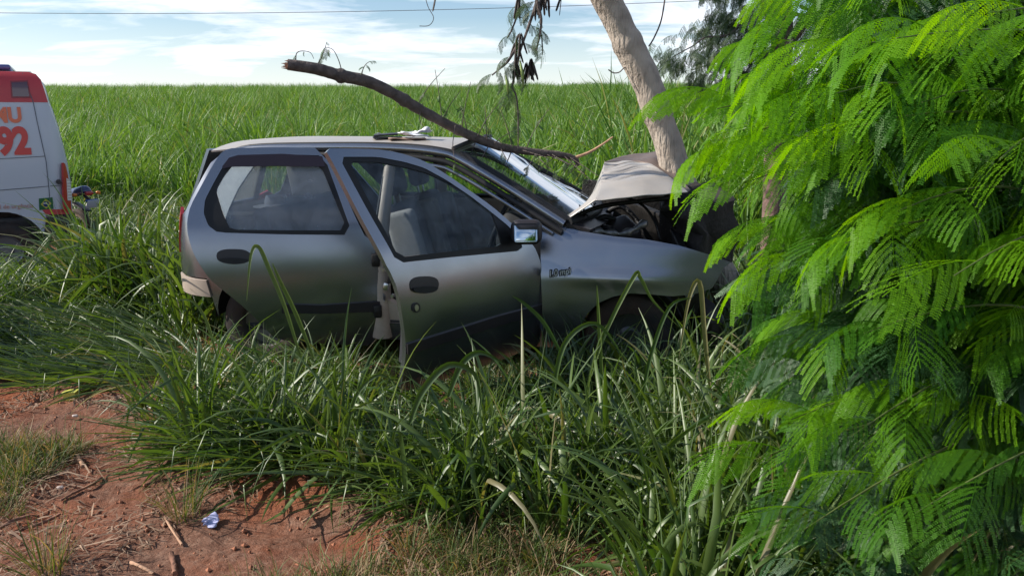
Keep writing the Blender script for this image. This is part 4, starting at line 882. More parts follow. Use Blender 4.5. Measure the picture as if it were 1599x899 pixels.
for _ in range(420):   # short growth under and beside the sills
    q9 = CM@Vector((r_.uniform(-.5, 2.9), r_.uniform(-.35, 1.2), 0)); addc(q9.x, q9.y, r_.uniform(.16, .30), r_.randrange(16))
for _ in range(420):   # grass along the foot of the cane
    x = r_.uniform(-12, 1); y = edgeY(x)-r_.uniform(.1, 2.6)
    addc(x, y, r_.uniform(.7, 1.3), r_.randrange(16))
for _ in range(1500):   # verge behind and beside the photographer
    x = r_.uniform(-6, 6); y = r_.uniform(-5, 1.0)
    if math.hypot(x, y) > 1.1: addc(x, y, r_.uniform(.25, .55), r_.randrange(16))
scatter('roadside_grass', pts, rot, scl, idx, GC)
# ---- thin short grass on the soil
tm = []
for i in range(6):
    V, Fc, A = blades(46, 800+i, .07, (.06, .20), (.0018, .0042), (.1, 1.1), (.1, 1.2), 4, .1); tm.append(mkmesh('thin_grass', V, Fc, THIN, False, {'bv': A}))
TCc = variants('thin_grass', tm); P = []; 
for _ in range(3400):
    x = r_.uniform(-3.2, 1.8); y = r_.uniform(1.75, 4.6)
    if not inpoly(x, y, soilW) and r_.random() > .25: continue
    nn_ = noise.noise(Vector((x*1.6+4, y*1.6, 0)))+.55*max(0, min(1, (x+.9)/1.0))
    if nn_ < .16+.3*r_.random()+(.12 if x < -1.2 and y < 3.3 else 0): continue
    P.append((x, y, ground_z(x, y)))
P = np.array(P); k = len(P); scatter('short_grass', P, np.column_stack([np.zeros(k), np.zeros(k), g.uniform(0, 6.28, k)]), g.uniform(.45, 1.1, k), g.integers(0, 6, k), TCc)
# ---- straw and cane litter lying on the soil
k = 30000; xx = g.uniform(-3.6, 2.4, k); yy = g.uniform(1.7, 5.0, k); keep = np.array([noise.noise(Vector((a*1.7, b_*1.7, 9)))+.35*noise.noise(Vector((a*6, b_*6, 2))) > -.12-.5*sstep(-1, 0, a) for a, b_ in zip(xx, yy)]); xx, yy = xx[keep], yy[keep]; k = len(xx)
ln = g.exponential(.020, k)+.008; wd_ = g.uniform(.0006, .0028, k); az = g.uniform(0, 2*np.pi, k); ti = g.normal(0, .22, k)
zc = gzv(xx, yy)+.010+np.array([max(-.01, noise.noise(Vector((a*2.1, b_*2.6, 0)))*.030+abs(noise.noise(Vector((a*9, b_*7, 5))))*.024) for a, b_ in zip(xx, yy)])
d = np.stack([np.cos(az)*np.cos(ti), np.sin(az)*np.cos(ti), np.sin(ti)], 1); s_ = np.stack([-np.sin(az), np.cos(az), g.normal(0, .3, k)], 1); C = np.stack([xx, yy, zc], 1)
up_ = np.zeros((k, 3)); up_[:, 2] = ln*g.uniform(-.1, .35, k)
A4 = [C-d*ln[:, None]-s_*wd_[:, None], C-d*ln[:, None]+s_*wd_[:, None], C+s_*wd_[:, None]*1.3+up_, C-s_*wd_[:, None]*1.3+up_, C+d*ln[:, None]+s_*wd_[:, None]*.5, C+d*ln[:, None]-s_*wd_[:, None]*.5]
Vs = np.stack(A4, 1).reshape(-1, 3); b0 = np.arange(k)*6; Fs_ = np.concatenate([np.stack([b0, b0+1, b0+2, b0+3], 1), np.stack([b0+3, b0+2, b0+4, b0+5], 1)])
tag(mk('straw_litter', Vs, Fs_, STRAW, None, False, {'bv': np.repeat(g.uniform(0, .999, k), 6)}), kind='stuff')
# clods of soil
k = 2600; cv = []; cf = []
for i in range(k):
    x = r_.uniform(-3.3, .6); y = r_.uniform(1.8, 4.2)
    if not inpoly(x, y, soilW): continue
    s = .003+.012*r_.random()**4; z = ground_z(x, y)+.004+noise.noise(Vector((x*2.1, y*2.6, 0)))*.030+abs(noise.noise(Vector((x*9, y*7, 5))))*.024; o = len(cv)
    for v in ((1, 0, 0), (0, 1, 0), (-1, 0, 0), (0, -1, 0), (0, 0, .8), (0, 0, -.8)): cv.append((x+v[0]*s*r_.uniform(.6, 1.3), y+v[1]*s*r_.uniform(.6, 1.3), z+v[2]*s*r_.uniform(.6, 1.2)))
    for f in ((0, 1, 4), (1, 2, 4), (2, 3, 4), (3, 0, 4), (1, 0, 5), (2, 1, 5), (3, 2, 5), (0, 3, 5)): cf.append(tuple(o+j for j in f))
tag(mk('soil_clods', cv, cf, mat('clod', (.30, .12, .065), .95, var=.4, vscale=5), None, False), kind='stuff')
# ================================================================= leucaena leaves
def frond(seed, rl=.215, npn=9, pl=.118, nl=25, droop=1.0, fwd=.35, hang=.6, simple=1, lw=.0032, ll=.0080):
    """bipinnate leaf: rachis along +X arching down, pinnae on both sides, each with two rows of leaflets"""
    q_ = np.random.default_rng(seed); V = []; Fq = []; rp_ = []; p = np.zeros(3); th = .25
    steps = 24
    for i in range(steps+1):
        t = i/steps; rp_.append(p.copy()); a = .25-droop*t**1.2; p = p+np.array([math.cos(a), .04*math.sin(seed), math.sin(a)])*rl/steps
    rp_ = np.array(rp_)
    def ribbon(pts, w, nrm):
        o = len(V)
        for i, c in enumerate(pts):
            t_ = pts[min(i+1, len(pts)-1)]-pts[max(i-1, 0)]; t_ = t_/np.linalg.norm(t_); s = np.cross(t_, nrm); s /= np.linalg.norm(s)+1e-9
            V.append(c-s*w); V.append(c+s*w); 
        for i in range(len(pts)-1): Fq.append((o+2*i, o+2*i+1, o+2*i+3, o+2*i+2))
    ribbon(list(rp_[::3]), .0011, np.array([0, .5, 1.])); ribbon(list(rp_[::3]), .0011, np.array([0, 1., -.2]))
    for i in range(npn):
        t = .16+.84*(i+.5*q_.uniform(0, .5))/npn; j = min(steps-1, int(t*steps)); base = rp_[j]; tg = rp_[min(j+1, steps)]-rp_[max(j-1, 0)]; tg /= np.linalg.norm(tg)
        for sd_ in (-1, 1):
            L0 = pl*(1-.35*abs(t-.45)**1.2)*q_.uniform(.88, 1.06); f = fwd+.9*max(0, t-.6)+q_.normal(0, .06)
            d = np.array([0, sd_*1., 0])*1.0+tg*f+np.array([0, 0, -.15-.35*hang*q_.uniform(.6, 1.2)]); d /= np.linalg.norm(d)
            c = base.copy(); ns = 6; cs = [c.copy()]; ds = []
            for k_ in range(ns):
                d = d+np.array([0, 0, -hang*.16])+tg*.05; d /= np.linalg.norm(d); c = c+d*L0/ns; cs.append(c.copy()); ds.append(d.copy())
            ds.append(ds[-1]); cs = np.array(cs)
            nrm = np.cross(ds[2], tg*sd_*-1); nrm /= np.linalg.norm(nrm)+1e-9
            if nrm[2] < 0: nrm = -nrm
            ribbon(list(cs), .0006, nrm)
            for k_ in range(nl):
                u = (k_+.6)/nl*ns; a_ = min(ns-1, int(u)); fr = u-a_; c0 = cs[a_]*(1-fr)+cs[a_+1]*fr; dd = ds[a_]
                sv_ = np.cross(nrm, dd); sv_ /= np.linalg.norm(sv_)
                l0 = ll*(1-.30*abs(k_/nl-.4)*1.6)*q_.uniform(.9, 1.08)
                for s2_ in (-1, 1):
                    e = sv_*s2_+dd*.42+nrm*q_.normal(.02, .13); e /= np.linalg.norm(e); w = dd-e*dd.dot(e); w /= np.linalg.norm(w)
                    o = len(V); V.append(c0); V.append(c0+e*l0*.45-w*lw*.55); V.append(c0+e*l0); V.append(c0+e*l0*.5+w*lw*.5); Fq.append((o, o+1, o+2, o+3))
    return np.array(V), np.array(Fq)
def fm(seed, m, **k):
    V, Fq = frond(seed, **k); q_ = np.random.default_rng(seed); return mkmesh('leaf', V, Fq, m, False, {'bv': np.zeros(len(V))})
hang_specs = [dict(droop=.9, fwd=.8, hang=.6), dict(droop=1.3, fwd=.9, hang=.9), dict(droop=.7, fwd=.7, hang=1.2), dict(droop=1.6, fwd=.7, hang=.7), dict(droop=1.1, fwd=1.1, hang=1.1), dict(droop=1.9, fwd=.5, hang=.5)]
YF = [fm(1000+i, LEAFY, **s) for i, s in enumerate(hang_specs)]
MF = [fm(1100+i, LEAF, **s) for i, s in enumerate(hang_specs)]
DF = [fm(1200+i, LEAFD, **s) for i, s in enumerate(hang_specs)]
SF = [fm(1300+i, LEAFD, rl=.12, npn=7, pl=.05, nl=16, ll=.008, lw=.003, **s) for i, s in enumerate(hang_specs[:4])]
TF = [fm(1400+i, LEAFF, rl=.13, npn=5, pl=.075, nl=15, ll=.010, lw=.0034, **s) for i, s in enumerate(hang_specs)]
LC = variants('leaf_mesh', MF+DF+SF)      # 0-5 mid, 6-11 dark, 12-15 small dark
TC = variants('tree_leaf_mesh', TF)
# ================================================================= the near bush
bb = atG(1590, 700); BB = Vector((2.25, 2.9, ground_z(2.25, 2.9)))
bush = empty('leucaena_bush', BB, 'big bright green feathery bush filling the right side in front of the wreck', 'bush')
rb_ = random.Random(21); hero = []; fill = []
def qbez(a, b_, c, n=16): return [a*(1-t)**2+b_*2*t*(1-t)+c*t*t for t in [i/n for i in range(n+1)]]
def grow(end, base=None, rr=.011, nf=13, young=.5, sc=1.0, start=.45, arch=.25, hero_=True, twigs=2, tl=.22):
    end = Vector(end); base = base or Vector((2.25+rb_.uniform(-.5, .5), 2.6+rb_.uniform(-.6, .6), 0))
    mid = base.lerp(end, .45); mid.z = max(mid.z, end.z)+arch; mid.x += .25
    P_ = qbez(base, mid, end, 22); tube('branch', P_, [rr*(1-.97*i/22)+.0007 for i in range(23)], TWIG, bush, 7, .15, rb_.randrange(99), world=True)
    def leaves(path, n_, t0):
        m_ = len(path)-1
        for i in range(n_):
            t = t0+(1-t0)*(i+.3)/n_; f = t*m_; j = min(m_-1, int(f)); p = path[j].lerp(path[j+1], f-j); tg = (path[j+1]-path[j]).normalized()
            side = 1 if i % 2 else -1; az = .55*(math.atan2(tg.y, tg.x) % 6.283)+.45*3.4+side*rb_.uniform(.3, .95)*(1-.8*(t > .96))
            # leaves droop towards the open, sunny side
            el = rb_.uniform(-.1, .45)
            (hero if hero_ else fill).append((p, (rb_.gauss(0, .25), -el+.15, az), sc*rb_.uniform(.8, 1.12), rb_.random() < min(.97, young+.15)*(.5+.8*t)))
    leaves(P_, nf, start)
    for k_ in range(twigs):
        j = int(22*(.5+.4*k_/max(1, twigs))); p = P_[j]; tg = (P_[j+1]-P_[j]).normalized(); a = math.atan2(tg.y, tg.x)+(1 if k_ % 2 else -1)*rb_.uniform(.4, .8)
        e_ = p+Vector((math.cos(a)*tl, math.sin(a)*tl, rb_.uniform(-.08, .06))); Q = qbez(p, p.lerp(e_, .5)+Vector((0, 0, .05)), e_, 8)
        tube('branch', Q, [rr*.45*(1-.7*i/8)+.001 for i in range(9)], TWIG, bush, 6, 0, 1, world=True); leaves(Q, 4, .35)
for (px, py, Y_, yg, s_) in [(1120, 170, 1.95, .95, 1.1), (1195, 75, 1.95, 1, 1.0), (1165, 120, 2.0, 1, 1.0), (1100, 235, 2.0, 1, .95), (1205, 165, 1.85, 1, 1.0), (1175, 205, 1.9, .9, 1.0), (1185, 345, 1.95, .95, .9), (1210, 30, 1.9, 1, 1.0), (1240, 110, 1.85, 1, 1.0), (1250, -10, 1.8, .95, 1.1), (1275, 80, 1.6, .9, 1.05), (1290, 150, 1.55, .95, 1.0), (1165, 285, 1.9, .85, .95), (1225, 410, 1.85, .95, 1.0), (1320, 380, 1.6, .8, 1.0), (1250, 240, 1.7, .9, 1.0), (1230, 540, 1.8, .6, .95), (1235, 655, 1.75, .35, .9),
        (1170, 720, 1.7, .75, .95), (1330, 200, 1.5, .5, 1.0), (1400, 60, 1.35, .6, 1.0), (1400, 330, 1.5, .2, 1.0), (1490, 430, 1.25, .7, .9), (1350, 520, 1.6, .15, .9), (1440, 160, 1.5, .2, 1.0), (1330, 680, 1.5, .0, .85), (1545, 20, 1.2, .8, 1.0), (1560, 250, 1.25, .05, 1.0), (1430, 800, 1.35, -.1, .85), (1250, 830, 1.45, .2, .85)]:
    grow(atY(px, py, Y_), young=yg, sc=s_)
print('hero fronds', len(hero))
hero.sort(key=lambda h: (h[0]-CP).length)
for i, (p, ro, s_, yg) in enumerate(hero):
    if i < 290:
        me = (YF if yg else MF)[rb_.randrange(6)]; o = link('leaf', me, bush); o.location = p-BB; o.rotation_euler = ro; o.scale = (s_,)*3
    else: fill.append((p, ro, s_, yg))
# inner and lower mass
gb = np.random.default_rng(3)
bl = [(0, 1300), (60, 1290), (130, 1280), (220, 1250), (300, 1215), (400, 1205), (500, 1215), (640, 1235), (760, 1200), (899, 1190), (1100, 1200)]
fp, fr_, fs, fi = [], [], [], []
for p, ro, s_, yg in fill: fp.append(p); fr_.append(ro); fs.append(s_); fi.append(rb_.randrange(6))
for _ in range(1900):
    py = gb.uniform(-150, 1050); x0 = np.interp(py, [a for a, b_ in bl], [b_ for a, b_ in bl]); Y_ = gb.uniform(1.8, 3.2)
    px = gb.uniform(x0+45+30*(Y_-1.5), 1760); p = atY(px, py, Y_)
    if p.z < .08: continue
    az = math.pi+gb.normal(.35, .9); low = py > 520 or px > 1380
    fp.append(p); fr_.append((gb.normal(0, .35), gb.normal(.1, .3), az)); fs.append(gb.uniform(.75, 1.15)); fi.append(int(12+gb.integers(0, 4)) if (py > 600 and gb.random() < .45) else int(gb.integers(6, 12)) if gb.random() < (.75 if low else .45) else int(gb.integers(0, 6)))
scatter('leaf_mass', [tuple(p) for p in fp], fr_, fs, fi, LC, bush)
for k_ in range(14):
    b0_ = Vector((2.2+rb_.uniform(-.7, .6), 2.7+rb_.uniform(-.8, .5), 0)); e_ = b0_+Vector((rb_.uniform(-.9, .1), rb_.uniform(-.9, .2), rb_.uniform(1.2, 2.4)))
    tube('stem', qbez(b0_, b0_.lerp(e_, .5)+Vector((.15, 0, .3)), e_, 12), [.016-.011*i/12 for i in range(13)], BARKD if k_ % 2 else TWIG, bush, 7, .1, k_, world=True)
# ================================================================= leaning tree that stopped the car
TB = atY(1178, 545, 5.35)
TBz = Vector((TB.x, 5.35, ground_z(TB.x, 5.35)))
tree = empty('leaning_tree', TBz, 'thick pale trunk leaning to the left over the crumpled bonnet', 'tree')
tp = [TBz+Vector((.03, 0, -.05)), atY(1130, 440, 5.35), atY(1090, 350, 5.35), atY(1063, 285, 5.35), atY(1040, 215, 5.33), atY(1010, 130, 5.3), atY(975, 55, 5.26), atY(944, -10, 5.22), atY(900, -110, 5.15), atY(850, -260, 5.0), atY(780, -420, 4.8)]
tr_ = [.13, .115, .104, .098, .097, .094, .093, .091, .09, .085, .08]
Ps = spline(tp, 10); Rs = np.interp(np.linspace(0, 1, len(Ps)), np.linspace(0, 1, len(tr_)), tr_)
Rs = [r*(1+.05*noise.noise(Vector((i*.22, 0, 1)))+(.07 if i in (44, 45, 58, 59) else 0)) for i, r in enumerate(Rs)]
Vt, Ft = tubeV(Ps, Rs, 28)
Vt = [v+(v-Ps[i//28]).normalized()*(.010*noise.noise(v*5)+.004*noise.noise(Vector((v.x*40, v.y*40, v.z*7)))) for i, v in enumerate(Vt)]
mk('trunk', Vt, Ft, BARK, tree, True, world=True)
topp = Ps[-1]
def limb(a, b_, r0, r1, par, m=BARKD, n=10, wob=.12, seed=0, name='limb'):
    q_ = random.Random(seed); a = Vector(a); b_ = Vector(b_); P_ = []
    for i in range(n+1):
        t = i/n; P_.append(a.lerp(b_, t)+Vector((q_.uniform(-1, 1), q_.uniform(-1, 1), q_.uniform(-1, 1)))*wob*math.sin(math.pi*t)*(b_-a).length*.3)
    P_ = spline(P_, 3); tube(name, P_, [r0+(r1-r0)*i/(len(P_)-1) for i in range(len(P_))], m, par, 8, .1, seed, world=True); return P_
crown_pts = []
for k_, (dx, dy, dz) in enumerate([(-.6, 2.4, 1.1), (-.3, 1.9, 1.6), (.9, 2.3, 1.7), (-1.4, 2.6, .9), (1.2, 3.0, 1.3), (1.9, 1.6, .9)]):
    Pl = limb(topp-Vector((0, 0, .1*k_)), topp+Vector((dx, dy, dz)), .055, .012, tree, seed=k_); crown_pts += Pl[8:]
cp, crr, cs_, ci_ = [], [], [], []
for _ in range(1300):
    b_ = rb_.choice(crown_pts); o_ = Vector((rb_.gauss(0, .38), rb_.gauss(0, .38), rb_.gauss(0, .25))); p = b_+o_
    u, v = proj(p)
    if p.z < 2.45+.235*max(0, p.y-4.5)+.1: continue
    cp.append(tuple(p)); crr.append((rb_.gauss(0, .4), rb_.gauss(.1, .3), rb_.uniform(0, 6.28))); cs_.append(rb_.uniform(.9, 1.4)); ci_.append(rb_.randrange(6))
scatter('crown', cp, crr, cs_, ci_, TC, tree)
# hanging twig with pods
def hang(pts_, Y_, seed, fronds=10, pods=18, par=tree, lo=.1, top=0):
    q_ = random.Random(seed); P_ = spline([atY(x, y, Y_) for x, y in pts_], 6); tube('hanging_twig', P_, [.009*(1-.75*i/len(P_))+.0015 for i in range(len(P_))], BARKD, par, 6, .2, seed, world=True)
    for k_ in range(fronds):
        p = P_[int(len(P_)*(lo+(1-lo)*k_/fronds))]; o = link('leaf', TF[q_.randrange(6)], par); o.location = p-MW[par.name].translation; s_ = q_.uniform(.75, 1.15); o.scale = (s_*1.0, s_*.8, s_*1.0)
        o.rotation_euler = (q_.gauss(0, .4), q_.uniform(.2, 1.1), q_.choice([0, math.pi])+q_.gauss(0, .6))
    return P_
def pods_at(p, n_, par, seed, ln_=.11, sp_=.03):
    q_ = random.Random(seed); Vp = []; Fp = []
    for k_ in range(n_):
        a = q_.uniform(0, 6.28); rr = sp_*q_.uniform(.2, 1); top = Vector(p)+Vector((rr*math.cos(a)*.4, rr*math.sin(a)*.4, q_.uniform(-.02, .02))); bot = top+Vector((rr*math.cos(a)*1.3, rr*math.sin(a)*1.3, -ln_*q_.uniform(.7, 1.2))); w = .0075; tw = q_.uniform(0, 3.14); sd_ = Vector((math.cos(tw), math.sin(tw), 0))
        ps_ = [top, top.lerp(bot, .12), top.lerp(bot, .5)+Vector((0, .003, 0)), top.lerp(bot, .9), bot]; ws_ = [.001, w*.9, w, w*.85, .001]; o = len(Vp)
        nrm = Vector((-sd_.y, sd_.x, 0))
        for c, ww in zip(ps_, ws_): Vp += [c-sd_*ww, c+nrm*ww*.25, c+sd_*ww, c-nrm*ww*.25]
        for i in range(4):
            for j in range(4): Fp.append((o+4*i+j, o+4*i+(j+1) % 4, o+4*i+4+(j+1) % 4, o+4*i+4+j))
    mk('seed_pods', Vp, Fp, POD, par, True, world=True)
hang([(842, -60), (838, 0), (826, 40), (812, 80), (806, 110), (800, 135), (806, 150), (809, 180), (809, 232)], 5.0, 3, 11)
hang([(800, -70), (812, -20), (808, 20), (800, 45), (792, 60)], 5.05, 4, 8)
hang([(806, 75), (793, 96), (780, 108), (768, 118)], 5.0, 5, 6)
hang([(838, 0), (845, 30), (842, 60), (836, 80)], 4.95, 6, 4)
for (x, y, n_, s_) in [(812, 56, 12, 1), (806, 70, 10, 1), (804, 98, 8, 2), (829, 95, 11, 3), (824, 100, 8, 4), (845, 52, 3, 5), (838, 2, 8, 6), (855, -6, 8, 7), (810, -6, 4, 8), (848, -8, 6, 9), (682, -4, 1, 10), (878, -3, 2, 12)]:
    pods_at(atY(x, y, 5.0), n_, tree, s_)
pl_ = mat('yellow_green_pod', (.22, .30, .08), .6)
for (x0, y0, x1, y1, w) in [(790, 118, 793, 148, .012), (812, 95, 817, 136, .012), (802, 150, 806, 180, .008)]:
    a = atY(x0, y0, 4.98); b_ = atY(x1, y1, 4.98); V_, F_ = tubeV([a, a.lerp(b_, .5)+Vector((w*.4, 0, 0)), b_], [.004, w, .003], 8); mk('seed_pod', V_, F_, pl_, tree, True, world=True)
tube('dry_tendril', spline([atY(x, y, 4.9) for x, y in [(660, -20), (668, 10), (677, 28), (670, 40), (655, 41)]], 6), .0022, BARKD, tree, 5, world=True)
tube('dry_tendril', spline([atY(x, y, 5.3) for x, y in [(1040, -15), (1033, 30), (1022, 58), (1013, 73)]], 6), .005, BARKD, tree, 6, world=True)
tube('dry_tendril', spline([atY(x, y, 5.25) for x, y in [(988, 100), (975, 106), (967, 113), (958, 114), (950, 109)]], 6), .004, BARKD, tree, 6, world=True)
# ================================================================= second tree behind, dark and forked, with drooping foliage
T2 = Vector(atY(1216, 300, 6.3)); T2.z = ground_z(T2.x, 6.3)
tr2 = empty('dark_forked_tree', T2, 'dark brown forked trunk with grey green feathery foliage, behind the bright bush', 'tree')
P2 = spline([T2, atY(1210, 300, 6.3), atY(1213, 200, 6.3), atY(1218, 110, 6.28), atY(1222, 40, 6.25), atY(1215, -60, 6.2)], 8)
tube('trunk', P2, [.10-.03*i/len(P2) for i in range(len(P2))], BARKP, tr2, 16, .08, 2, world=True)
limb(atY(1221, 80, 6.28), atY(1300, -20, 6.1), .05, .03, tr2, BARKP, seed=11, wob=.03); limb(atY(1222, 60, 6.25), atY(1180, -30, 6.2), .05, .04, tr2, BARKP, seed=12, wob=.03)
limb(atY(1208, 245, 6.3), atY(1212, 180, 6.2), .05, .03, tr2, BARKP, seed=15, wob=.03)
b2 = []
for k_, (a, b_) in enumerate([((1222, 20), (1100, 40)), ((1225, 0), (1050, 90)), ((1222, 50), (1080, 110)), ((1215, -40), (1120, -20)), ((1225, 30), (1150, 130)), ((1235, 20), (1330, 60)), ((1250, 10), (1420, 120)), ((1225, 80), (1250, 170)), ((1260, 0), (1500, 40))]):
    b2 += limb(atY(*a, 6.2), atY(*b_, 6.2+rb_.uniform(-.5, .6)), .014, .003, tr2, seed=30+k_, wob=.1, name='branch')[6:]
cp, crr, cs_, ci_ = [], [], [], []
for _ in range(1000):
    b_ = rb_.choice(b2); p = b_+Vector((rb_.gauss(0, .09), rb_.gauss(0, .18), rb_.gauss(-.02, .08))); cp.append(tuple(p)); crr.append((rb_.gauss(0, .3), rb_.uniform(.1, 1.0), math.pi+rb_.gauss(0, .9))); cs_.append(rb_.uniform(.7, 1.1)); ci_.append(rb_.randrange(6))
scatter('crown', cp, crr, cs_, ci_, TC, tr2)
# ================================================================= broken branch lying across the windscreen
BRP = [(449, 101, 4.55), (495, 108, 4.6), (530, 118, 4.66), (575, 128, 4.74), (615, 147, 4.82), (650, 168, 4.9), (690, 190, 4.98), (730, 210, 5.06), (780, 229, 5.14), (830, 237, 5.2), (870, 241, 5.25), (896, 247, 5.3), (903, 258, 5.32)]
bo = atY(449, 101, 4.55)
br = empty('broken_branch', atY(830, 237, 5.2), 'long snapped grey branch slanting up to the left, resting on the car windscreen', 'branch')
Pb = spline([atY(*p) for p in BRP], 9); Rb = np.interp(np.linspace(0, 1, len(Pb)), [0, .15, .35, .6, .8, 1], [.030, .035, .034, .029, .022, .015])
Rb = [r*(1+.10*noise.noise(Vector((i*.35, 2, 1)))+(.22 if i in (18, 19, 40, 41, 60) else 0)) for i, r in enumerate(Rb)]
Vb_, Fb_ = tubeV(Pb, Rb, 16, .05, 3); mk('bark', Vb_, Fb_[:-2], BARKD, br, True, world=True)
# splintered end
q_ = random.Random(4); sp_ = []; t0 = (Pb[0]-Pb[1]).normalized()
for k_ in range(26):
    a = q_.uniform(0, 6.28); rr = .026*math.sqrt(q_.random()); c = Pb[0]+Vector((0, math.cos(a), math.sin(a)))*rr-t0*.02; sp_.append(tubeV([c, c+t0*q_.uniform(.02, .055)], [.007, .001], 5))
V_, F_ = joinV(sp_); mk('splintered_end', V_, F_, WOODB, br, False, world=True)
def tw(pts_, r0=.004, leaf_=(), m=BARKD, Y_=None, sc=.5):
    P_ = spline([atY(*p) for p in pts_], 5); tube('twig', P_, [r0*(1-.6*i/len(P_)) for i in range(len(P_))], m, br, 6, 0, 1, world=True)
    for (t, az, rx_, s_) in leaf_:
        p = P_[min(len(P_)-1, int(t*(len(P_)-1)))]; o = link('leaf', TF[q_.randrange(6)] if q_.random() < .7 else SF[q_.randrange(4)], br); o.location = p-MW[br.name].translation; o.rotation_euler = (q_.gauss(0, .5), rx_, az); o.scale = (s_, s_*.8, s_)
tw([(462, 95, 4.57), (463, 84, 4.57), (470, 80, 4.57), (484, 82, 4.6), (490, 92, 4.6)], .0035, [(.2, 3.1, .9, .3), (.6, 3.1, .9, .25)])
tw([(534, 113, 4.67), (529, 95, 4.67), (520, 78, 4.66), (508, 74, 4.66)], .0035, [(1, 3.0, .9, .55), (.95, 2.6, 1.0, .5), (.8, 3.4, 1.1, .35)])
tw([(494, 103, 4.6), (502, 90, 4.6), (508, 74, 4.62), (510, 66, 4.62)], .0035, [(.3, 2.6, .9, .45), (.5, 3.2, 1.0, .45), (.7, .4, 1.0, .35), (1, 1.5, .2, .25)])
tw([(564, 121, 4.7), (567, 108, 4.7), (572, 100, 4.7), (578, 96, 4.7)], .0035, [(.3, 3.0, 1.0, .4), (.6, .3, .6, .35), (.9, 0, -.2, .3), (.5, 3.1, .3, .3)])
for k_, (x, y) in enumerate([(650, 168), (690, 190), (720, 205), (745, 214), (770, 226), (800, 232), (690, 188), (730, 208), (760, 220), (820, 236)]):
    Yk = 4.9+(x-650)/180*.3; dx = q_.uniform(-25, 45); up_ = -q_.uniform(25, 80)
    tw([(x, y, Yk), (x+dx*.4, y+up_*.5, Yk), (x+dx, y+up_, Yk+.05)], .0035, [(q_.uniform(.3, 1), q_.uniform(0, 6.28), q_.uniform(.2, 1.0), q_.uniform(.3, .55)) for _ in range(2)])
for k_, (x, y) in enumerate([(780, 229), (810, 233), (840, 238), (860, 240), (880, 243), (895, 247), (830, 237), (850, 240), (870, 243), (800, 233), (765, 225), (745, 215), (900, 256), (890, 246)]):
    Yk = 5.14+(x-780)/110*.12; dx = q_.uniform(-50, 50); dn = q_.uniform(12, 45); sh = .12+.1*q_.random()
    tw([(x, y, Yk), (x+dx*.5, y+dn*.5, Yk-sh*.5), (x+dx, y+dn, Yk-sh)], .004, [(q_.uniform(.4, 1), q_.uniform(0, 6.28), q_.uniform(.2, 1.0), q_.uniform(.35, .6)) for _ in range(3)])
tw([(896, 247, 5.3), (920, 238, 5.3), (940, 226, 5.28), (957, 214, 5.26)], .012, m=STICKL)
tw([(711, 196, 4.95), (707, 228, 4.8), (712, 258, 4.7)], .003, [(1, 1.0, 1.0, .5), (.9, 3, 1.1, .4)])
tw([(660, 162, 4.9), (655, 186, 4.86), (662, 200, 4.8)], .003, [(.3, 1.0, .6, .3)])
# ================================================================= litter and sticks
PURP = mat('lilac_paper', (.42, .44, .68), .7, var=.15, vscale=6)
pp = atG(331, 818)+Vector((0, 0, .02))
cl = sheet('crumpled_paper', .12, .085, PURP, None, Matrix.Translation(pp) @ Matrix.Rotation(.5, 4, 'Z') @ Matrix.Rotation(.35, 4, 'X'), .011, .001, 12, 4, .9); tag(cl, 'crumpled lilac scrap of paper lying on the red soil', 'paper')
yp = atG(112, 626)+Vector((0, 0, .035))
YEL = mat('yellow_plastic', (.62, .60, .12), .5)
cup = empty('yellow_cup', Matrix.Translation(yp) @ Matrix.Rotation(.1, 4, 'Z'), 'small yellow plastic pot on the soil at the left edge of the grass', 'pot')
Vc = []; Fc_ = []
for z, w in ((-.025, .030), (.022, .034), (.022, .030), (-.018, .027)):
    for a, b_ in ((-1, -.8), (1, -.8), (1, .8), (-1, .8)): Vc.append((a*w, b_*w, z))
for i in range(3):
    for j in range(4): Fc_.append((4*i+j, 4*i+(j+1) % 4, 4*i+4+(j+1) % 4, 4*i+4+j))
Fc_ += [(3, 2, 1, 0), (12, 13, 14, 15)]; mk('pot_wall', Vc, Fc_, YEL, cup); rbox('pot_rim', (.074, .060, .006), (0, 0, .024), YEL, cup, (0, 0, 0), .002)
for nm, pts_, r_s, m, lb_ in [
    ('stick', [(95, 788), (120, 774), (145, 762), (160, 752)], .006, STICK, 'dark bent stick on bare red soil, right of the pale chip'),
    ('stick', [(0, 833), (25, 820), (48, 812)], .008, STICK, 'dark stick at the left border, lower of the two by the edge'),
    ('stick', [(0, 795), (18, 785), (30, 776)], .009, STICK, 'short dark stick at the left border, above the other one'),
    ('stick', [(50, 830), (75, 820), (95, 810)], .007, STICK, 'red brown stick on the bare soil ending in a forked splinter'),
    ('stick', [(258, 815), (272, 838), (285, 858)], .005, STICKL, 'thin pale stick between the dry tuft and the lilac paper'),
    ('stick', [(472, 822), (492, 810), (513, 798)], .006, STICKL, 'pale straight stick on the small bare patch below the car doors'),
    ('stick', [(205, 885), (222, 893), (240, 903)], .007, STICKL, 'pale stick cut by the bottom edge of the picture'),
    ('stick', [(122, 720), (128, 728), (130, 736)], .010, STICKL, 'stubby pale wood chip standing on the soil'),
    ('stick', [(140, 876), (165, 862), (190, 848)], .005, STICK, 'long thin dark stick low on the bare soil'),
    ('stick', [(300, 735), (330, 728), (360, 729)], .005, STICK, 'slim dark stick along the lower edge of the tall grass'),
    ('stick', [(268, 872), (272, 888), (274, 905)], .011, STICK, 'upright reddish stub at the bottom edge of the picture')]:
    P_ = [atG(*p)+Vector((0, 0, .020+.006*q_.random())) for p in pts_]; P_ = spline(P_, 4)
    tag(tube(nm, P_, [r_s*(.75+.3*q_.random()) for _ in P_], m, None, 7, .3, 5), lb_, 'stick', 'dry sticks lying on the red soil')
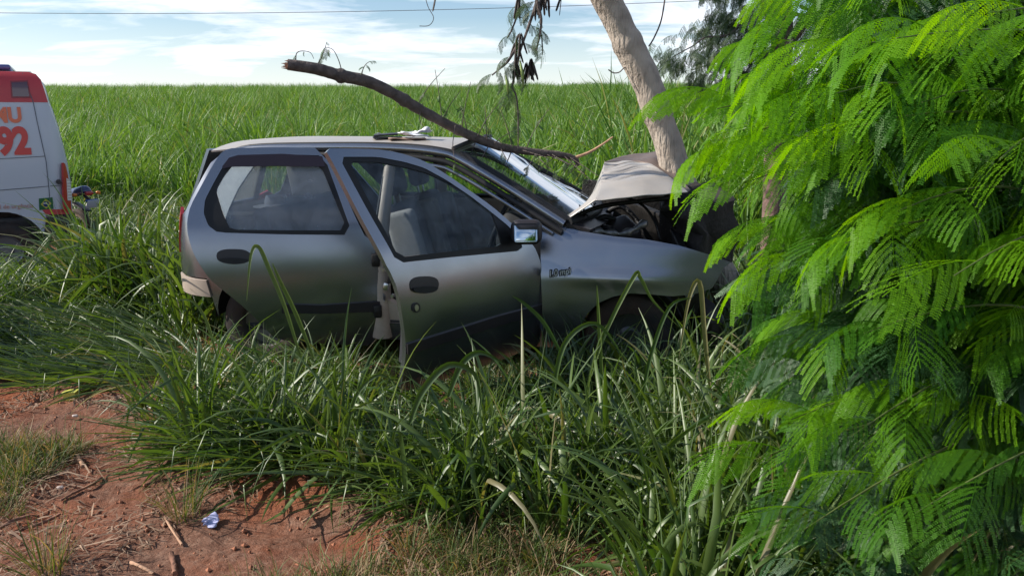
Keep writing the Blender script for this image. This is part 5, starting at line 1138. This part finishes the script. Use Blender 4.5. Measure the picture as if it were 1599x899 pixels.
for px, py, lb_ in ((36, 768, 'white stone chip on the red soil near the left border'), (95, 768, 'white pebble lying beside the dark bent stick'), (118, 655, 'pale chip by the swept grass edge under the yellow pot')):
    o = rbox('pebble', (.028, .018, .012), atG(px, py)+Vector((0, 0, .022)), mat('pale_stone', (.6, .5, .45), .8) if px == 36 else bpy.data.materials['pale_stone'], None, (.2, .1, .6), .005, 2, cut=2, warp=lambda c: c*(1+.3*noise.noise(c*60))); tag(o, lb_, 'pebble', 'pale pebbles on the soil')
for px, py, s_, lb_ in ((288, 812, 1.15, 'dry yellowish grass tuft left of the lilac paper'), (78, 905, 1.2, 'straw coloured grass tuft at the bottom left border'), (640, 870, .9, 'short green and straw tuft near the bottom middle')):
    V_, F_, A_ = blades(70, px, .05, (.10, .24), (.0016, .0035), (.05, .7), (.1, .9), 5, .05); p = atG(px, py); V_ = V_*s_+np.array([p.x, p.y, p.z+.005])
    tag(mk('grass_tuft', V_, F_, THIN, None, False, {'bv': A_}), lb_, 'grass tuft', 'small dry tufts on the soil')
# single tall blades in front of the doors and the wing
def blade1(pts_, w, m, par, seed):
    P_ = spline([Vector(p) for p in pts_], 5); n_ = len(P_); V_ = []
    for i, c in enumerate(P_):
        t = i/(n_-1); tg = (P_[min(i+1, n_-1)]-P_[max(i-1, 0)]).normalized(); s = tg.cross(Vector((.25, 1, .1))).normalized(); ww = w*.5*min(1, .5+2*t)*(1-max(0, (t-.4)/.6)**2)+.0006; nr = s.cross(tg)
        V_ += [c-s*ww, c+nr*ww*.6, c+s*ww]
    F_ = []
    for i in range(n_-1): F_ += [(3*i, 3*i+1, 3*i+4, 3*i+3), (3*i+1, 3*i+2, 3*i+5, 3*i+4)]
    return V_, F_
gb_ = []
for pts_, Y_, w in [([(470, 560), (445, 480), (420, 420), (404, 386), (392, 398), (385, 470)], 3.55, .022), ([(490, 560), (462, 490), (438, 440), (425, 410)], 3.6, .022), ([(340, 560), (322, 500), (300, 470), (275, 468)], 3.6, .016),
        ([(918, 600), (945, 520), (990, 432), (1000, 434), (1020, 470), (1060, 510)], 3.5, .018), ([(940, 600), (936, 520), (932, 445)], 3.5, .016), ([(1110, 620), (1100, 520), (1092, 440), (1075, 470), (1060, 560)], 3.3, .02), ([(880, 560), (850, 505), (820, 475), (800, 462)], 3.4, .018),
        ([(700, 620), (720, 570), (750, 550), (790, 570)], 3.0, .024), ([(1000, 640), (1015, 560), (1045, 480), (1080, 465)], 3.2, .016), ([(640, 660), (660, 610), (700, 570), (742, 585), (752, 640)], 2.9, .026), ([(540, 690), (555, 620), (590, 585), (620, 600)], 3.1, .016), ([(860, 640), (880, 540), (930, 505), (975, 560)], 3.2, .02)]:
    gb_.append(blade1([atY(x, y, Y_) for x, y in pts_], w, GRASS, None, 1))
V_, F_ = joinV(gb_); o = mk('tall_grass', V_, F_, GRASS, None, True, {'bv': np.repeat(np.linspace(.05, .55, len(gb_)), [len(v) for v, f in gb_])}); o['kind'] = 'stuff'
